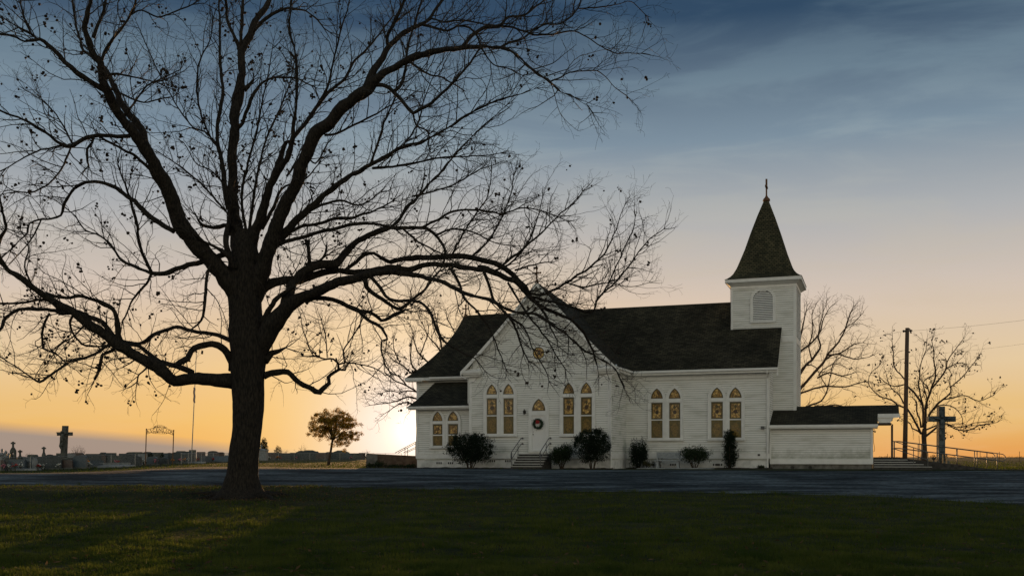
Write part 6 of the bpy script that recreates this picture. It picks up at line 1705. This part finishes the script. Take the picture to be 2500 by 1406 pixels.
# ------------------------------------------------------------------ grass blades on the lawn
rg = np.random.RandomState(4)
def blades(N, ylo, yhi, hmul, name, label, left_only=None):
    u = rg.rand(N); Y = 1/(1/ylo+(1/yhi-1/ylo)*u)                # uniform over picture rows
    P = rg.rand(N)*2900-200
    X = (P-CX)/F*Y
    keep = np.ones(N, bool)
    near_ = np.interp(P, rp_[:, 0], rp_[:, 1]); far_ = np.interp(P, rp_[:, 0], rp_[:, 2])
    keep &= (Y < near_-.05) | (Y > far_+.1)
    # leave the church and its bed bare
    ls = (X-CO.x)*cT-(Y-CO.y)*sT; lt = (X-CO.x)*sT+(Y-CO.y)*cT
    keep &= ~((ls > -14.5) & (ls < 20) & (lt > -1.5))
    # bare patch round the trunk and some thin spots
    tx, ty = (586-CX)/F*36, 36.
    keep &= ((X-tx)**2+(Y-ty)**2 > (1.3+.5*rg.rand(N))**2)
    X, Y = X[keep], Y[keep]; n_ = len(X)
    cl = np.array([noise.noise(Vector((x*.55, y*.55, 0))) for x, y in zip(X, Y)])
    Z = np.array([G(x, y) for x, y in zip(X, Y)])
    cl2 = np.array([noise.noise(Vector((x*2.6, y*2.6, 5))) for x, y in zip(X, Y)])
    h = (.026+.045*rg.rand(n_)**1.6)*hmul*(1+.8*np.clip(cl, -.6, .8)+1.0*np.clip(cl2, -.5, .8)); a = rg.rand(n_)*2*np.pi; w = h*.09*(Y/20)**.8+.0025; ln = h*.55*rg.randn(n_)
    v = np.empty((n_, 3, 3)); dx, dy = np.cos(a), np.sin(a)
    v[:, 0] = np.stack([X-dx*w, Y-dy*w, Z-.01], 1); v[:, 1] = np.stack([X+dx*w, Y+dy*w, Z-.01], 1)
    v[:, 2] = np.stack([X+ln*np.cos(a+1.3), Y+ln*np.sin(a+1.3), Z+h], 1)
    me = bpy.data.meshes.new(name); me.vertices.add(n_*3); me.loops.add(n_*3); me.polygons.add(n_)
    me.vertices.foreach_set('co', v.reshape(-1)); me.loops.foreach_set('vertex_index', np.arange(n_*3)); me.polygons.foreach_set('loop_start', np.arange(n_)*3)
    try: me.polygons.foreach_set('loop_total', np.full(n_, 3))
    except Exception: pass
    me.materials.append(M_GRASS); me.update(); me.validate()
    o = bpy.data.objects.new(name, me); COL.objects.link(o); tag(o, label, 'grass', kind='stuff')
M_GRASS = mat('grass_blade', (.030, .058, .008), (.12, .135, .024), scale=.9, rough=.7, spec=.2, transl=.55, detail=6, stops=(.3, .72))
blades(420000, 11.5, 46, 1.0, 'lawn_grass', 'short green lawn grass in the foreground around the big tree')
blades(70000, 58, 150, 1.6, 'verge_grass', 'grass strip between the gravel road and the graveyard fence')

# fallen leaves and bark litter on the lawn, thick under the crown; weeds and tufts along the road edge
rl = random.Random(8); q = MB()
for i in range(5200):
    if i % 3:
        a = rl.uniform(0, 6.283); r = abs(rl.gauss(0, 5.5))+.6; x, y = -9.56+math.cos(a)*r, 36+math.sin(a)*r
    else:
        y = 1/(1/13+(1/43-1/13)*rl.random()); x = (rl.uniform(-100, 2600)-CX)/F*y
    if y > float(np.interp(CX+x/y*F, rp_[:, 0], rp_[:, 1]))+.4 or y < 12: continue
    z = G(x, y)+rl.uniform(.012, .05); s_ = rl.uniform(.03, .065); d = Vector((rl.gauss(0, 1), rl.gauss(0, 1), rl.gauss(0, .35))).normalized(); e = d.cross(Vector((rl.gauss(0, .4), rl.gauss(0, .4), 1))).normalized()*.4
    c = Vector((x, y, z)); q.poly([c-d*s_, c+e*s_, c+d*s_, c-e*s_])
tag(q.build('fallen_leaves', mat('dead_leaf', (.05, .03, .014), (.16, .10, .045), scale=3, rough=.9, transl=.3)), 'brown fallen leaves scattered over the lawn, thickest under the big tree', 'leaves', kind='stuff')
q = MB()
for i in range(260):
    px_ = rl.uniform(-50, 2550); y = float(np.interp(px_, rp_[:, 0], rp_[:, 1]))+rl.gauss(.0, .35); x = (px_-CX)/F*y
    h = rl.uniform(.05, .16); n_ = rl.randint(8, 26); sp_ = rl.uniform(.05, .28)
    for _ in range(n_):
        bx, by = x+rl.gauss(0, sp_), y+rl.gauss(0, sp_*.6); an = rl.uniform(0, 6.28); w_ = .008; b0 = Vector((bx, by, G(bx, by)))
        q.poly([b0+Vector((math.cos(an)*w_, math.sin(an)*w_, 0)), b0-Vector((math.cos(an)*w_, math.sin(an)*w_, 0)), b0+Vector((rl.gauss(0, h*.5), rl.gauss(0, h*.5), h*rl.uniform(.6, 1.2)))])
tag(q.build('roadside_tufts', M_GRASS), 'ragged tufts of longer grass along the near road edge', 'grass', kind='stuff')
